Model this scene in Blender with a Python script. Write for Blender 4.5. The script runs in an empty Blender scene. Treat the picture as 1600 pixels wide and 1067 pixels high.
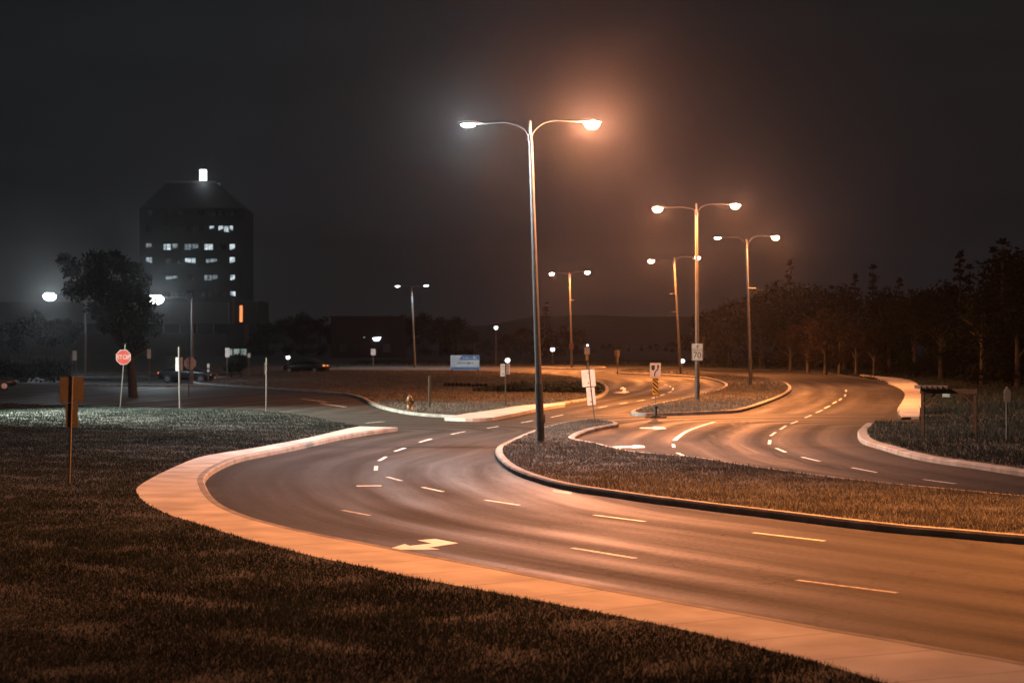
import bpy, bmesh, math, random
import numpy as np
from mathutils import Vector, Matrix
random.seed(7); RNG = np.random.default_rng(11)
S = bpy.context.scene
COL = S.collection

# ------------------------------------------------------------------ camera
F, HC, YH = 3000.0, 3.7, 523.0            # focal length in photo pixels, eye height, horizon row
cam = bpy.data.cameras.new('camera'); camo = bpy.data.objects.new('camera', cam); COL.objects.link(camo)
camo.location = (0, 0, HC); camo.rotation_euler = (math.pi/2, 0, 0)
cam.sensor_width = 36; cam.lens = 36*F/1600; cam.shift_y = -(533.5-YH)/1600
cam.clip_start = 0.1; cam.clip_end = 6000
cam.dof.use_dof = True; cam.dof.focus_distance = 46; cam.dof.aperture_fstop = 2.0; cam.dof.aperture_blades = 9
S.camera = camo
S.view_settings.view_transform = 'Standard'; S.view_settings.look = 'None'
S.view_settings.exposure = 0; S.view_settings.gamma = 1
S.render.engine = 'CYCLES'
S.cycles.use_denoising = True
S.cycles.max_bounces = 5; S.cycles.diffuse_bounces = 2; S.cycles.glossy_bounces = 2
S.cycles.transmission_bounces = 2; S.cycles.volume_bounces = 0; S.cycles.transparent_max_bounces = 8
S.cycles.caustics_reflective = False; S.cycles.caustics_refractive = False
S.cycles.sample_clamp_indirect = 4

# ------------------------------------------------------------------ night sky (overcast, faint town glow overhead)
W = bpy.data.worlds.new('World'); S.world = W; W.use_nodes = True
nt = W.node_tree; nt.nodes.clear()
def N(t, ty, **kw):
    n = t.nodes.new(ty)
    for k, v in kw.items(): setattr(n, k, v)
    return n
o = N(nt, 'ShaderNodeOutputWorld'); bg = N(nt, 'ShaderNodeBackground')
tc = N(nt, 'ShaderNodeTexCoord'); sp = N(nt, 'ShaderNodeSeparateXYZ')
rp = N(nt, 'ShaderNodeValToRGB')
r = rp.color_ramp
r.elements[0].position = 0.0; r.elements[0].color = (.0110, .0106, .0120, 1)
r.elements[1].position = 1.0; r.elements[1].color = (.085, .092, .104, 1)
e = r.elements.new(.09); e.color = (.0092, .0098, .0112, 1)
e = r.elements.new(.18); e.color = (.0088, .0100, .0112, 1)
nz = N(nt, 'ShaderNodeTexNoise'); nz.inputs['Scale'].default_value = 2.6; nz.inputs['Detail'].default_value = 4
mp = N(nt, 'ShaderNodeMapping'); mp.inputs['Scale'].default_value = (1.2, 1.2, 7)
mr = N(nt, 'ShaderNodeMapRange'); mr.inputs[1].default_value = .35; mr.inputs[2].default_value = .7
mr.inputs[3].default_value = .85; mr.inputs[4].default_value = 1.3
mx = N(nt, 'ShaderNodeMix', data_type='RGBA', blend_type='MULTIPLY'); mx.inputs['Factor'].default_value = 1
L = nt.links.new
L(tc.outputs['Generated'], sp.inputs[0]); L(sp.outputs['Z'], rp.inputs[0])
L(tc.outputs['Generated'], mp.inputs[0]); L(mp.outputs[0], nz.inputs['Vector']); L(nz.outputs['Fac'], mr.inputs[0])
L(rp.outputs[0], mx.inputs[6]); L(mr.outputs[0], mx.inputs[7]); L(mx.outputs[2], bg.inputs[0])
bg.inputs[1].default_value = 1.0
L(bg.outputs[0], o.inputs[0])

HPS = (1.0, .29, .060); GLOW = (1.0, .38, .20); LED = (.84, .93, 1.0)
P_HPS = 8500.0; P_LED = 22000.0; P0 = 85000.0; P_FAR = 27000.0

# ------------------------------------------------------------------ mapping between photo pixels and the ground
def G(px, py, z=0.0):
    d = (HC-z)*F/(py-YH); return Vector(((px-800)*d/F, d, z))
def AT(px, py, d): return Vector(((px-800)*d/F, d, HC-(py-YH)*d/F))
def cat(pts, n=6, closed=False):
    P = [np.array(p, float) for p in pts]; m = len(P); out = []
    for i in range(m if closed else m-1):
        g = (lambda k: P[k % m]) if closed else (lambda k: P[max(0, min(m-1, k))])
        p0, p1, p2, p3 = g(i-1), g(i), g(i+1), g(i+2)
        for j in range(n):
            t = j/n
            out.append(.5*((2*p1)+(-p0+p2)*t+(2*p0-5*p1+4*p2-p3)*t*t+(-p0+3*p1-3*p2+p3)*t**3))
    if not closed: out.append(P[-1])
    return out
def gp(pix, z=0.0): return [G(p[0], p[1], z) for p in pix]

# ------------------------------------------------------------------ object helpers
def link(name, me, mat=None, parent=None, loc=None):
    ob = bpy.data.objects.new(name, me); COL.objects.link(ob)
    if mat is not None and me is not None: me.materials.append(mat)
    if parent is not None: ob.parent = parent
    if loc is not None: ob.location = loc
    return ob
def thing(name, label, cat_, loc=(0, 0, 0), group=None, rz=0):
    ob = bpy.data.objects.new(name, None); COL.objects.link(ob); ob.location = loc; ob.rotation_euler.z = rz
    ob.empty_display_size = .2
    ob['label'] = label; ob['category'] = cat_
    if group: ob['group'] = group
    return ob
def tag(ob, label, cat_, group=None, kind=None):
    ob['label'] = label; ob['category'] = cat_
    if group: ob['group'] = group
    if kind: ob['kind'] = kind
    return ob
def struct(ob, kind='structure', label=None, cat_=None):
    ob['kind'] = kind
    if label: ob['label'] = label
    if cat_: ob['category'] = cat_
    return ob
def pyd(name, v, f, mat, parent=None, smooth=False, loc=None):
    me = bpy.data.meshes.new(name); me.from_pydata([tuple(map(float, a)) for a in v], [], f); me.update()
    if smooth:
        for p in me.polygons: p.use_smooth = True
    return link(name, me, mat, parent, loc)
class MB:
    """collects shapes into one mesh"""
    def __init__(s): s.v = []; s.f = []; s.sm = []
    def add(s, v, f, smooth=False):
        b = len(s.v); s.v += [tuple(a) for a in v]; s.f += [tuple(i+b for i in q) for q in f]; s.sm += [smooth]*len(f)
    def box(s, c, d, rot=None, ch=0.0):
        x, y, z = d[0]/2, d[1]/2, d[2]/2
        v = [Vector((sx*x, sy*y, sz*z)) for sz in (-1, 1) for sx, sy in ((-1, -1), (1, -1), (1, 1), (-1, 1))]
        if rot is not None: v = [rot @ a for a in v]
        c = Vector(c)
        s.add([a+c for a in v], [(3, 2, 1, 0), (4, 5, 6, 7), (0, 1, 5, 4), (1, 2, 6, 5), (2, 3, 7, 6), (3, 0, 4, 7)])
    def tube(s, pts, r, n=10, caps=True):
        pts = [Vector(p) for p in pts]; m = len(pts)
        rr = r if isinstance(r, (list, tuple)) else [r]*m
        rings = []; up = None
        for i, p in enumerate(pts):
            t = (pts[min(i+1, m-1)]-pts[max(i-1, 0)]).normalized()
            if up is None: up = Vector((0, 1, 0)) if abs(t.y) < .9 else Vector((1, 0, 0))
            a = t.cross(up).normalized(); b = a.cross(t).normalized(); up = b
            rings.append([p+(a*math.cos(k*2*math.pi/n)+b*math.sin(k*2*math.pi/n))*rr[i] for k in range(n)])
        v = [q for R_ in rings for q in R_]; f = []
        for i in range(m-1):
            for k in range(n):
                k2 = (k+1) % n; f.append((i*n+k, i*n+k2, (i+1)*n+k2, (i+1)*n+k))
        s.add(v, f, True)
        if caps:
            s.add(rings[0], [tuple(range(n))[::-1]]); s.add(rings[-1], [tuple(range(n))])
    def lathe(s, prof, c=(0, 0, 0), n=16, sx=1, sy=1):
        v = []; f = []; m = len(prof)
        for (r_, z) in prof:
            for k in range(n):
                a = k*2*math.pi/n; v.append((c[0]+sx*r_*math.cos(a), c[1]+sy*r_*math.sin(a), c[2]+z))
        for i in range(m-1):
            for k in range(n):
                k2 = (k+1) % n; f.append((i*n+k, i*n+k2, (i+1)*n+k2, (i+1)*n+k))
        s.add(v, f, True)
    def prism(s, poly, y0, y1):
        """polygon in x,z (counter-clockwise seen from -y) given thickness in y"""
        n = len(poly)
        v = [(p[0], y0, p[1]) for p in poly]+[(p[0], y1, p[1]) for p in poly]
        f = [tuple(range(n)), tuple(range(2*n-1, n-1, -1))]
        for i in range(n):
            j = (i+1) % n; f.append((i, i+n, j+n, j))
        s.add(v, f)
    def build(s, name, mat, parent=None, loc=None, bevel=0):
        me = bpy.data.meshes.new(name); me.from_pydata(s.v, [], s.f); me.update()
        me.polygons.foreach_set('use_smooth', s.sm)
        ob = link(name, me, mat, parent, loc)
        if bevel:
            m = ob.modifiers.new('bevel', 'BEVEL'); m.width = bevel; m.segments = 2; m.limit_method = 'ANGLE'
        return ob

# ------------------------------------------------------------------ materials
def mat(name, col, rough=.6, metal=0, col2=None, scale=4, bump=0, bscale=None, spec=.5, world=False, detail=6, lo=.35, hi=.65):
    m = bpy.data.materials.new(name); m.use_nodes = True; t = m.node_tree
    b = t.nodes['Principled BSDF']; b.inputs['Roughness'].default_value = rough; b.inputs['Metallic'].default_value = metal
    b.inputs['Specular IOR Level'].default_value = spec
    b.inputs['Base Color'].default_value = (*col, 1)
    if world: vec = N(t, 'ShaderNodeNewGeometry').outputs['Position']
    else: vec = N(t, 'ShaderNodeTexCoord').outputs['Object']
    if col2 is None: col2 = tuple(c*.72 for c in col)
    n = N(t, 'ShaderNodeTexNoise'); n.inputs['Scale'].default_value = scale; n.inputs['Detail'].default_value = detail
    t.links.new(vec, n.inputs['Vector'])
    rp = N(t, 'ShaderNodeValToRGB'); rp.color_ramp.elements[0].position = lo; rp.color_ramp.elements[1].position = hi
    rp.color_ramp.elements[0].color = (*col2, 1); rp.color_ramp.elements[1].color = (*col, 1)
    t.links.new(n.outputs['Fac'], rp.inputs[0]); t.links.new(rp.outputs[0], b.inputs['Base Color'])
    if bump:
        n2 = N(t, 'ShaderNodeTexNoise'); n2.inputs['Scale'].default_value = bscale or scale*5; n2.inputs['Detail'].default_value = 4
        t.links.new(vec, n2.inputs['Vector'])
        bp = N(t, 'ShaderNodeBump'); bp.inputs['Strength'].default_value = bump; bp.inputs['Distance'].default_value = .02
        t.links.new(n2.outputs['Fac'], bp.inputs['Height']); t.links.new(bp.outputs[0], b.inputs['Normal'])
    return m
def emis(name, col, s, glass=False, noise=0, scale=2):
    m = bpy.data.materials.new(name); m.use_nodes = True; t = m.node_tree; t.nodes.clear()
    o = N(t, 'ShaderNodeOutputMaterial'); e = N(t, 'ShaderNodeEmission')
    e.inputs[0].default_value = (*col, 1); e.inputs[1].default_value = s
    if noise:
        tc = N(t, 'ShaderNodeTexCoord'); n = N(t, 'ShaderNodeTexNoise'); n.inputs['Scale'].default_value = scale
        mr = N(t, 'ShaderNodeMapRange'); mr.inputs[1].default_value = .35; mr.inputs[2].default_value = .62
        mr.inputs[3].default_value = s*(1-noise); mr.inputs[4].default_value = s
        t.links.new(tc.outputs['Object'], n.inputs['Vector']); t.links.new(n.outputs['Fac'], mr.inputs[0]); t.links.new(mr.outputs[0], e.inputs[1])
    if glass:
        tr = N(t, 'ShaderNodeBsdfTransparent'); a = N(t, 'ShaderNodeAddShader')
        t.links.new(e.outputs[0], a.inputs[0]); t.links.new(tr.outputs[0], a.inputs[1]); t.links.new(a.outputs[0], o.inputs[0])
    else: t.links.new(e.outputs[0], o.inputs[0])
    return m

def asphalt_mat():
    m = bpy.data.materials.new('asphalt'); m.use_nodes = True; t = m.node_tree; l = t.links.new
    b = t.nodes['Principled BSDF']
    pos = N(t, 'ShaderNodeNewGeometry').outputs['Position']
    at = N(t, 'ShaderNodeAttribute'); at.attribute_name = 'kerb_distance'
    ln = N(t, 'ShaderNodeAttribute'); ln.attribute_name = 'along'
    # worn wheel tracks: stripes across the lane, broken up by noise that runs along the road
    cx = N(t, 'ShaderNodeCombineXYZ'); l(at.outputs['Fac'], cx.inputs[0])
    al = N(t, 'ShaderNodeMath', operation='MULTIPLY'); al.inputs[1].default_value = .045; l(ln.outputs['Fac'], al.inputs[0]); l(al.outputs[0], cx.inputs[1])
    st = N(t, 'ShaderNodeTexNoise'); st.inputs['Scale'].default_value = 1.25; st.inputs['Detail'].default_value = 5; st.inputs['Roughness'].default_value = .55
    l(cx.outputs[0], st.inputs['Vector'])
    sn = N(t, 'ShaderNodeMath', operation='MULTIPLY'); sn.inputs[1].default_value = 2*math.pi/1.75; l(at.outputs['Fac'], sn.inputs[0])
    s2 = N(t, 'ShaderNodeMath', operation='COSINE'); l(sn.outputs[0], s2.inputs[0])
    s3 = N(t, 'ShaderNodeMath', operation='MULTIPLY_ADD'); s3.inputs[1].default_value = -.11; l(s2.outputs[0], s3.inputs[0]); l(st.outputs['Fac'], s3.inputs[2])
    big = N(t, 'ShaderNodeTexNoise'); big.inputs['Scale'].default_value = .22; big.inputs['Detail'].default_value = 6; l(pos, big.inputs['Vector'])
    fine = N(t, 'ShaderNodeTexNoise'); fine.inputs['Scale'].default_value = 9; fine.inputs['Detail'].default_value = 8; fine.inputs['Roughness'].default_value = .8; l(pos, fine.inputs['Vector'])
    mixf = N(t, 'ShaderNodeMath', operation='MULTIPLY_ADD'); mixf.inputs[1].default_value = .35; l(big.outputs['Fac'], mixf.inputs[0]); l(s3.outputs[0], mixf.inputs[2])
    rp = N(t, 'ShaderNodeValToRGB'); e = rp.color_ramp.elements
    e[0].position = .42; e[0].color = (.021, .0209, .021, 1); e[1].position = .95; e[1].color = (.056, .055, .054, 1)
    l(mixf.outputs[0], rp.inputs[0])
    fr = N(t, 'ShaderNodeMapRange'); fr.inputs[1].default_value = .32; fr.inputs[2].default_value = .68; fr.inputs[3].default_value = .45; fr.inputs[4].default_value = 1.65
    l(fine.outputs['Fac'], fr.inputs[0])
    mu = N(t, 'ShaderNodeMix', data_type='RGBA', blend_type='MULTIPLY'); mu.inputs['Factor'].default_value = 1
    l(rp.outputs[0], mu.inputs[6]); l(fr.outputs[0], mu.inputs[7]); l(mu.outputs[2], b.inputs['Base Color'])
    rr = N(t, 'ShaderNodeMapRange'); rr.inputs[1].default_value = .42; rr.inputs[2].default_value = .95; rr.inputs[3].default_value = .86; rr.inputs[4].default_value = .52
    l(mixf.outputs[0], rr.inputs[0]); l(rr.outputs[0], b.inputs['Roughness'])
    # cracks
    vo = N(t, 'ShaderNodeTexVoronoi', feature='DISTANCE_TO_EDGE'); vo.inputs['Scale'].default_value = .13
    wn = N(t, 'ShaderNodeTexNoise'); wn.inputs['Scale'].default_value = .7; wn.inputs['Detail'].default_value = 6; l(pos, wn.inputs['Vector'])
    wm = N(t, 'ShaderNodeMix', data_type='VECTOR'); wm.inputs['Factor'].default_value = .85
    wa = N(t, 'ShaderNodeVectorMath', operation='MULTIPLY_ADD'); wa.inputs[1].default_value = (4, 4, 4); l(wn.outputs['Color'], wa.inputs[0]); l(pos, wa.inputs[2])
    l(wa.outputs[0], vo.inputs['Vector'])
    cr = N(t, 'ShaderNodeMapRange'); cr.inputs[1].default_value = 0; cr.inputs[2].default_value = .0055; cr.inputs[3].default_value = .30; cr.inputs[4].default_value = 1
    l(vo.outputs['Distance'], cr.inputs[0])
    mc = N(t, 'ShaderNodeMix', data_type='RGBA', blend_type='MULTIPLY'); mc.inputs['Factor'].default_value = 1
    l(mu.outputs[2], mc.inputs[6]); l(cr.outputs[0], mc.inputs[7]); l(mc.outputs[2], b.inputs['Base Color'])
    bp = N(t, 'ShaderNodeBump'); bp.inputs['Strength'].default_value = .6; bp.inputs['Distance'].default_value = .012
    l(fine.outputs['Fac'], bp.inputs['Height']); l(bp.outputs[0], b.inputs['Normal'])
    b.inputs['Specular IOR Level'].default_value = .11
    return m

def leafy(name, c1, c2, transl=.25, patch=None):
    m = bpy.data.materials.new(name); m.use_nodes = True; t = m.node_tree; t.nodes.clear(); l = t.links.new
    o = N(t, 'ShaderNodeOutputMaterial'); d = N(t, 'ShaderNodeBsdfDiffuse'); tr = N(t, 'ShaderNodeBsdfTranslucent'); mx = N(t, 'ShaderNodeMixShader')
    g = N(t, 'ShaderNodeNewGeometry'); rp = N(t, 'ShaderNodeValToRGB')
    rp.color_ramp.elements[0].color = (*c1, 1); rp.color_ramp.elements[1].color = (*c2, 1)
    n = N(t, 'ShaderNodeTexNoise'); n.inputs['Scale'].default_value = patch or .8; n.inputs['Detail'].default_value = 4
    l(g.outputs['Position'], n.inputs['Vector'])
    ad = N(t, 'ShaderNodeMath', operation='MULTIPLY_ADD'); ad.inputs[1].default_value = .5; l(g.outputs['Random Per Island'], ad.inputs[0])
    sb = N(t, 'ShaderNodeMath', operation='MULTIPLY_ADD'); sb.inputs[1].default_value = 1.6; sb.inputs[2].default_value = -.55; l(n.outputs['Fac'], sb.inputs[0])
    l(sb.outputs[0], ad.inputs[2]); l(ad.outputs[0], rp.inputs[0])
    l(rp.outputs[0], d.inputs[0]); l(rp.outputs[0], tr.inputs[0])
    mx.inputs[0].default_value = transl; l(d.outputs[0], mx.inputs[1]); l(tr.outputs[0], mx.inputs[2]); l(mx.outputs[0], o.inputs[0])
    return m

M = {}
M['asphalt'] = asphalt_mat()
M['soil'] = mat('lawn_soil', (.018, .021, .019), .95, col2=(.010, .011, .011), scale=1.3, bump=.6, bscale=18, world=True)
M['grass'] = leafy('grass_blades', (.008, .011, .011), (.036, .050, .047), .2, .55)
M['medgrass'] = leafy('dry_grass_blades', (.038, .038, .036), (.165, .165, .155), .2, .8)
M['leaf'] = leafy('dark_leaves', (.004, .005, .004), (.011, .014, .010), .15)
M['needle'] = leafy('conifer_needles', (.003, .0045, .004), (.008, .010, .008), .1)
M['leaf_lamplit'] = leafy('lamplit_leaves', (.009, .007, .005), (.030, .020, .011), .2)  # orange lamplight on the front trees, put into the leaf colour
M['bark'] = mat('bark', (.022, .018, .015), .9, col2=(.011, .009, .008), scale=9, bump=.6)
M['palebark'] = mat('pale_bark', (.035, .030, .026), .8, col2=(.02, .016, .014), scale=7, bump=.4)
M['walk'] = mat('pavement_concrete', (.56, .54, .51), .85, col2=(.42, .40, .37), scale=1.1, bump=.3, bscale=45, world=True, detail=9)
def joints(m, step, wd, dark):
    t = m.node_tree; b = t.nodes['Principled BSDF']; src = b.inputs['Base Color'].links[0].from_socket
    at = N(t, 'ShaderNodeAttribute'); at.attribute_name = 'along'
    q = N(t, 'ShaderNodeMath', operation='FRACT'); dv = N(t, 'ShaderNodeMath', operation='DIVIDE'); dv.inputs[1].default_value = step
    lt = N(t, 'ShaderNodeMath', operation='LESS_THAN'); lt.inputs[1].default_value = wd/step
    mx = N(t, 'ShaderNodeMix', data_type='RGBA', blend_type='MULTIPLY'); mx.inputs[7].default_value = (dark, dark, dark, 1)
    t.links.new(at.outputs['Fac'], dv.inputs[0]); t.links.new(dv.outputs[0], q.inputs[0]); t.links.new(q.outputs[0], lt.inputs[0]); t.links.new(lt.outputs[0], mx.inputs['Factor'])
    st = N(t, 'ShaderNodeTexNoise'); st.inputs['Scale'].default_value = .9; st.inputs['Detail'].default_value = 7
    t.links.new(N(t, 'ShaderNodeNewGeometry').outputs['Position'], st.inputs['Vector'])
    mr = N(t, 'ShaderNodeMapRange'); mr.inputs[1].default_value = .3; mr.inputs[2].default_value = .62; mr.inputs[3].default_value = .72; mr.inputs[4].default_value = 1
    t.links.new(st.outputs['Fac'], mr.inputs[0]); m2 = N(t, 'ShaderNodeMix', data_type='RGBA', blend_type='MULTIPLY'); m2.inputs['Factor'].default_value = 1
    t.links.new(src, m2.inputs[6]); t.links.new(mr.outputs[0], m2.inputs[7]); t.links.new(m2.outputs[2], mx.inputs[6]); t.links.new(mx.outputs[2], b.inputs['Base Color'])
joints(M['walk'], 1.5, .035, .55)
M['kerb'] = mat('kerb_concrete', (.27, .26, .245), .85, col2=(.15, .145, .135), scale=2.2, bump=.4, bscale=40, world=True, detail=9)
M['paint'] = mat('road_paint', (.74, .73, .70), .6, col2=(.34, .335, .33), scale=7, world=True, lo=.36, hi=.50, detail=9)
M['arrowpaint'] = mat('arrow_paint', (.80, .79, .76), .55, col2=(.50, .49, .47), scale=6, world=True, lo=.28, hi=.45, detail=9)
M['oldpaint'] = mat('worn_road_paint', (.55, .54, .51), .6, col2=(.16, .16, .155), scale=9, world=True, lo=.36, hi=.6, detail=9)
M['galv'] = mat('galvanised_steel', (.11, .11, .11), .5, .5, col2=(.08, .08, .08), scale=3)
M['darksteel'] = mat('dark_steel', (.085, .085, .085), .5, .5, col2=(.05, .05, .05), scale=6)
M['housing'] = mat('luminaire_housing', (.20, .20, .20), .5, .3, scale=6)
M['signback'] = mat('sign_back_aluminium', (.42, .41, .40), .5, .3, col2=(.30, .29, .285), scale=4)
M['darkback'] = mat('dull_sign_back', (.040, .035, .032), .6, .2, col2=(.024, .021, .02), scale=5)
M['signwhite'] = mat('sign_white', (.72, .71, .68), .5, col2=(.58, .57, .54), scale=5)
M['stopwhite'] = mat('sign_legend_white', (.24, .235, .23), .5, col2=(.18, .175, .17), scale=5)
M['signred'] = mat('sign_red', (.20, .016, .012), .45, col2=(.14, .012, .009), scale=5)
M['signblack'] = mat('sign_black', (.012, .012, .012), .5)
M['signyellow'] = mat('sign_yellow', (.70, .42, .02), .5, scale=5)
M['signblue'] = mat('sign_blue', (.06, .15, .34), .5, col2=(.045, .12, .28), scale=3)
M['wood'] = mat('weathered_timber', (.030, .024, .018), .85, col2=(.016, .012, .009), scale=6, bump=.4)
M['rubber'] = mat('black_rubber', (.020, .020, .020), .8)
M['hydrant'] = mat('hydrant_paint', (.12, .06, .02), .5, col2=(.08, .04, .012), scale=9)
M['wall'] = mat('precast_concrete', (.08, .075, .075), .85, col2=(.06, .056, .056), scale=.25)
M['dwall'] = mat('dark_cladding', (.016, .017, .019), .7, col2=(.012, .0125, .0135), scale=.2)
M['dglass'] = mat('unlit_glass', (.012, .014, .016), .12)
M['carpaint'] = mat('dark_car_paint', (.018, .019, .022), .28, .4, scale=2)
M['carglass'] = mat('car_glass', (.008, .009, .010), .06)
M['chrome'] = mat('wheel_metal', (.45, .45, .46), .3, .9)
M['brick'] = mat('brown_brick', (.20, .085, .05), .85, col2=(.12, .05, .03), scale=3)
M['palestone'] = mat('pale_stone', (.42, .40, .36), .85, scale=3)
M['glowface'] = emis('glowing_sign_face', (.86, .90, .95), .30, noise=.25, scale=1.5)  # emission added to brighten the campus board; no backlight known
M['lightblue'] = emis('glowing_blue_band', (.10, .22, .46), .42, noise=.3, scale=2)  # same added emission for the board's blue bands
M['hps_lens'] = emis('sodium_lamp_glass', (1.0, .62, .34), 60, glass=True)
M['led_lens'] = emis('led_panel', (.86, .95, 1.0), 22)
M['flood_lens'] = emis('floodlight_glass', (.84, .94, 1.0), 60, glass=True)
M['dim_led'] = emis('led_panel_dim', (.86, .95, 1.0), 6)
M['globe'] = emis('lit_globe', (.86, .95, 1.0), 5)
M['win_bright'] = emis('lit_room', (.78, .92, 1.0), 1.0, noise=.75, scale=.9)
M['win_mid'] = emis('lit_room_soft', (.70, .86, .95), .34, noise=.85, scale=1.2)
M['lantern'] = emis('roof_lantern_light', (.86, .98, 1.0), 5)
M['strip'] = emis('orange_wall_light', (1.0, .30, .09), 1.3)
M['amber'] = emis('amber_vehicle_light', (1.0, .26, .09), 1.6)
M['entry'] = emis('lit_doorway', (.66, .80, .70), .40, noise=.7, scale=1.0)

# ------------------------------------------------------------------ outlines traced on the ground (photo pixels)
kerbL = [(1900,1120),(1600,1055),(1500,1037),(1400,1018),(1300,1001),(1200,982),(1100,963.5),(1000,945),(900,926),(800,906.5),(740,894.5),(680,882.5),
  (640,874.5),(584,863),(540,854.5),(488,844),(440,832.5),(392,818.5),(352,801),(331,783),(321,765),(320,756),(325,748),(338,738),(368,724),(408,714.5),(460,704),(520,690),(560,682.5),(600,676.5),(622,673.5)]
walkO = [(2250,1330),(1800,1190),(1600,1126),(1450,1085),(1375,1065),(1300,1041),(1225,1021),(1150,1003),(1100,991),(1025,974),(950,959),(875,945),(800,931),(720,915.5),(660,905),(620,896.5),
  (588,889),(540,879),(500,871),(460,861),(400,846),(344,829),(300,815),(260,802),(230,787),(215,772),(215,761),(240,745),(280,726),(312,714),(352,706.5),(400,699),(480,684),(540,670),(562,666)]
grassTip = [(562,666),(540,662),(490,652),(430,643.5),(330,639),(200,636.5),(100,633.5),(0,630.5),(-200,626),(-500,620)]
M1 = [(2300,905),(1900,872),(1600,850),(1500,841),(1400,832.5),(1300,821),(1200,808.5),(1120,799),(1066,792),(1011,785),(957,777),(902,769),(859,760),(815,746),(790,733),(777,720),(774,711),(777,704),(794,695),
  (830,679),(866,668),(902,661.5),(939,660),(962,664),(966,667.5),(952,670),(928,675),(908,682),(898,689),(905,693),(939,700),(975,709),(1011,714.5),(1084,721),(1120,726),(1175,735.5),(1250,746),(1325,756),(1425,767),(1500,774),(1600,784),(1900,808),(2300,832)]
M2 = [(987,645.5),(990,649.5),(1005,650.5),(1023,650.3),(1054,649.3),(1109,647.3),(1150,645),(1177,638.5),(1210,626.5),(1230,617),(1237,609),(1229,600.5),(1205,594.5),(1150,588.5),(1090,582),(1035,578.5),(985,578.5),(962,581.5),
  (975,584.5),(1015,586),(1060,588.3),(1100,592),(1124,598),(1133,604.5),(1122,611.5),(1095,619.5),(1067,625.7),(1040,631),(1012,637.5)]
M5 = [(840,574.5),(880,577),(930,577),(947,575.6),(930,573.5),(880,572.5)]
L1 = [(300,599),(400,606.5),(500,613),(555,621),(590,637),(640,648),(692,652.2),(735,653.8),(765,652.8),(791,648.5),(819,643),(847,637),(883,631.5),(915,626.5),(938,622),(950,614),(948,604),(930,597),(900,591.5),(850,587),(760,582),(690,579),(560,577.5),(430,582),(380,588)]
walk2 = ([(694,652),(735,653.6),(765,652.5),(791,648.2),(819,642.7),(847,636.8),(883,631.3)], [(694,651.5),(735,645),(765,641),(791,637),(819,633),(847,631),(883,629.6)])
kerbRn = [(1353,666),(1346,672),(1340,680),(1343,689.5),(1354,696),(1381,704),(1407,712),(1442,720),(1477,726),(1530,733.5),(1600,744.5),(1900,790),(2300,850)]
farLand = [(-900,586),(0,585),(335,583.5),(420,584.5),(500,577),(560,572),(700,570.8),(900,570.6),(1000,572),(1100,574.5),(1200,577.5),(1239,578.7),(1279,580.7),(1318,586),(1357,592),(1389,598),(1407,605),(1414,613),(1412,623),(1402,640),(1409,651),(1437,651),(1700,642)]
walkR = ([(1337,586),(1364,590.8),(1390,598),(1407,605),(1414,613.5),(1411,625),(1402,640.3),(1409,650.8)], [(1347,585),(1380,588.6),(1406,591),(1425,595.2),(1438,604),(1441,615),(1441,630),(1436,650.8)])

def poly_arr(pts): return np.array([[p[0], p[1]] for p in pts])
def inside(P, q):
    x, y = P[:, 0], P[:, 1]; r_ = np.zeros(len(P), bool); n = len(q); j = n-1
    for i in range(n):
        xi, yi, xj, yj = q[i][0], q[i][1], q[j][0], q[j][1]
        c = ((yi > y) != (yj > y)) & (x < (xj-xi)*(y-yi)/((yj-yi) or 1e-9)+xi); r_ ^= c; j = i
    return r_
def seg_dist(P, line):
    best = np.full(len(P), 1e9); along = np.zeros(len(P)); s = 0
    for a, b in zip(line[:-1], line[1:]):
        ab = b-a; L2 = (ab**2).sum() or 1e-9
        t = np.clip(((P-a) @ ab)/L2, 0, 1); d = np.hypot(*(P-(a+t[:, None]*ab)).T)
        k = d < best; best[k] = d[k]; ll = math.sqrt(L2); along[k] = s+t[k]*ll; s += ll
    return best, along
def inset(q, w):
    q = np.array(q); n = len(q); area = .5*sum(q[i][0]*q[(i+1) % n][1]-q[(i+1) % n][0]*q[i][1] for i in range(n))
    sg = 1 if area > 0 else -1; out = []
    for i in range(n):
        a = q[i]-q[i-1]; b = q[(i+1) % n]-q[i]
        na = np.array([-a[1], a[0]])/(np.hypot(*a) or 1); nb = np.array([-b[1], b[0]])/(np.hypot(*b) or 1)
        m = na+nb; m /= (np.hypot(*m) or 1); out.append(q[i]+sg*m*w)
    return np.array(out), sg

# ------------------------------------------------------------------ setting: ground sheet, asphalt, lands
base = pyd('ground', [(-2500,-300,-.06),(2500,-300,-.06),(2500,4500,-.06),(-2500,4500,-.06)], [(0,1,2,3)], M['soil']); struct(base)

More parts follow.
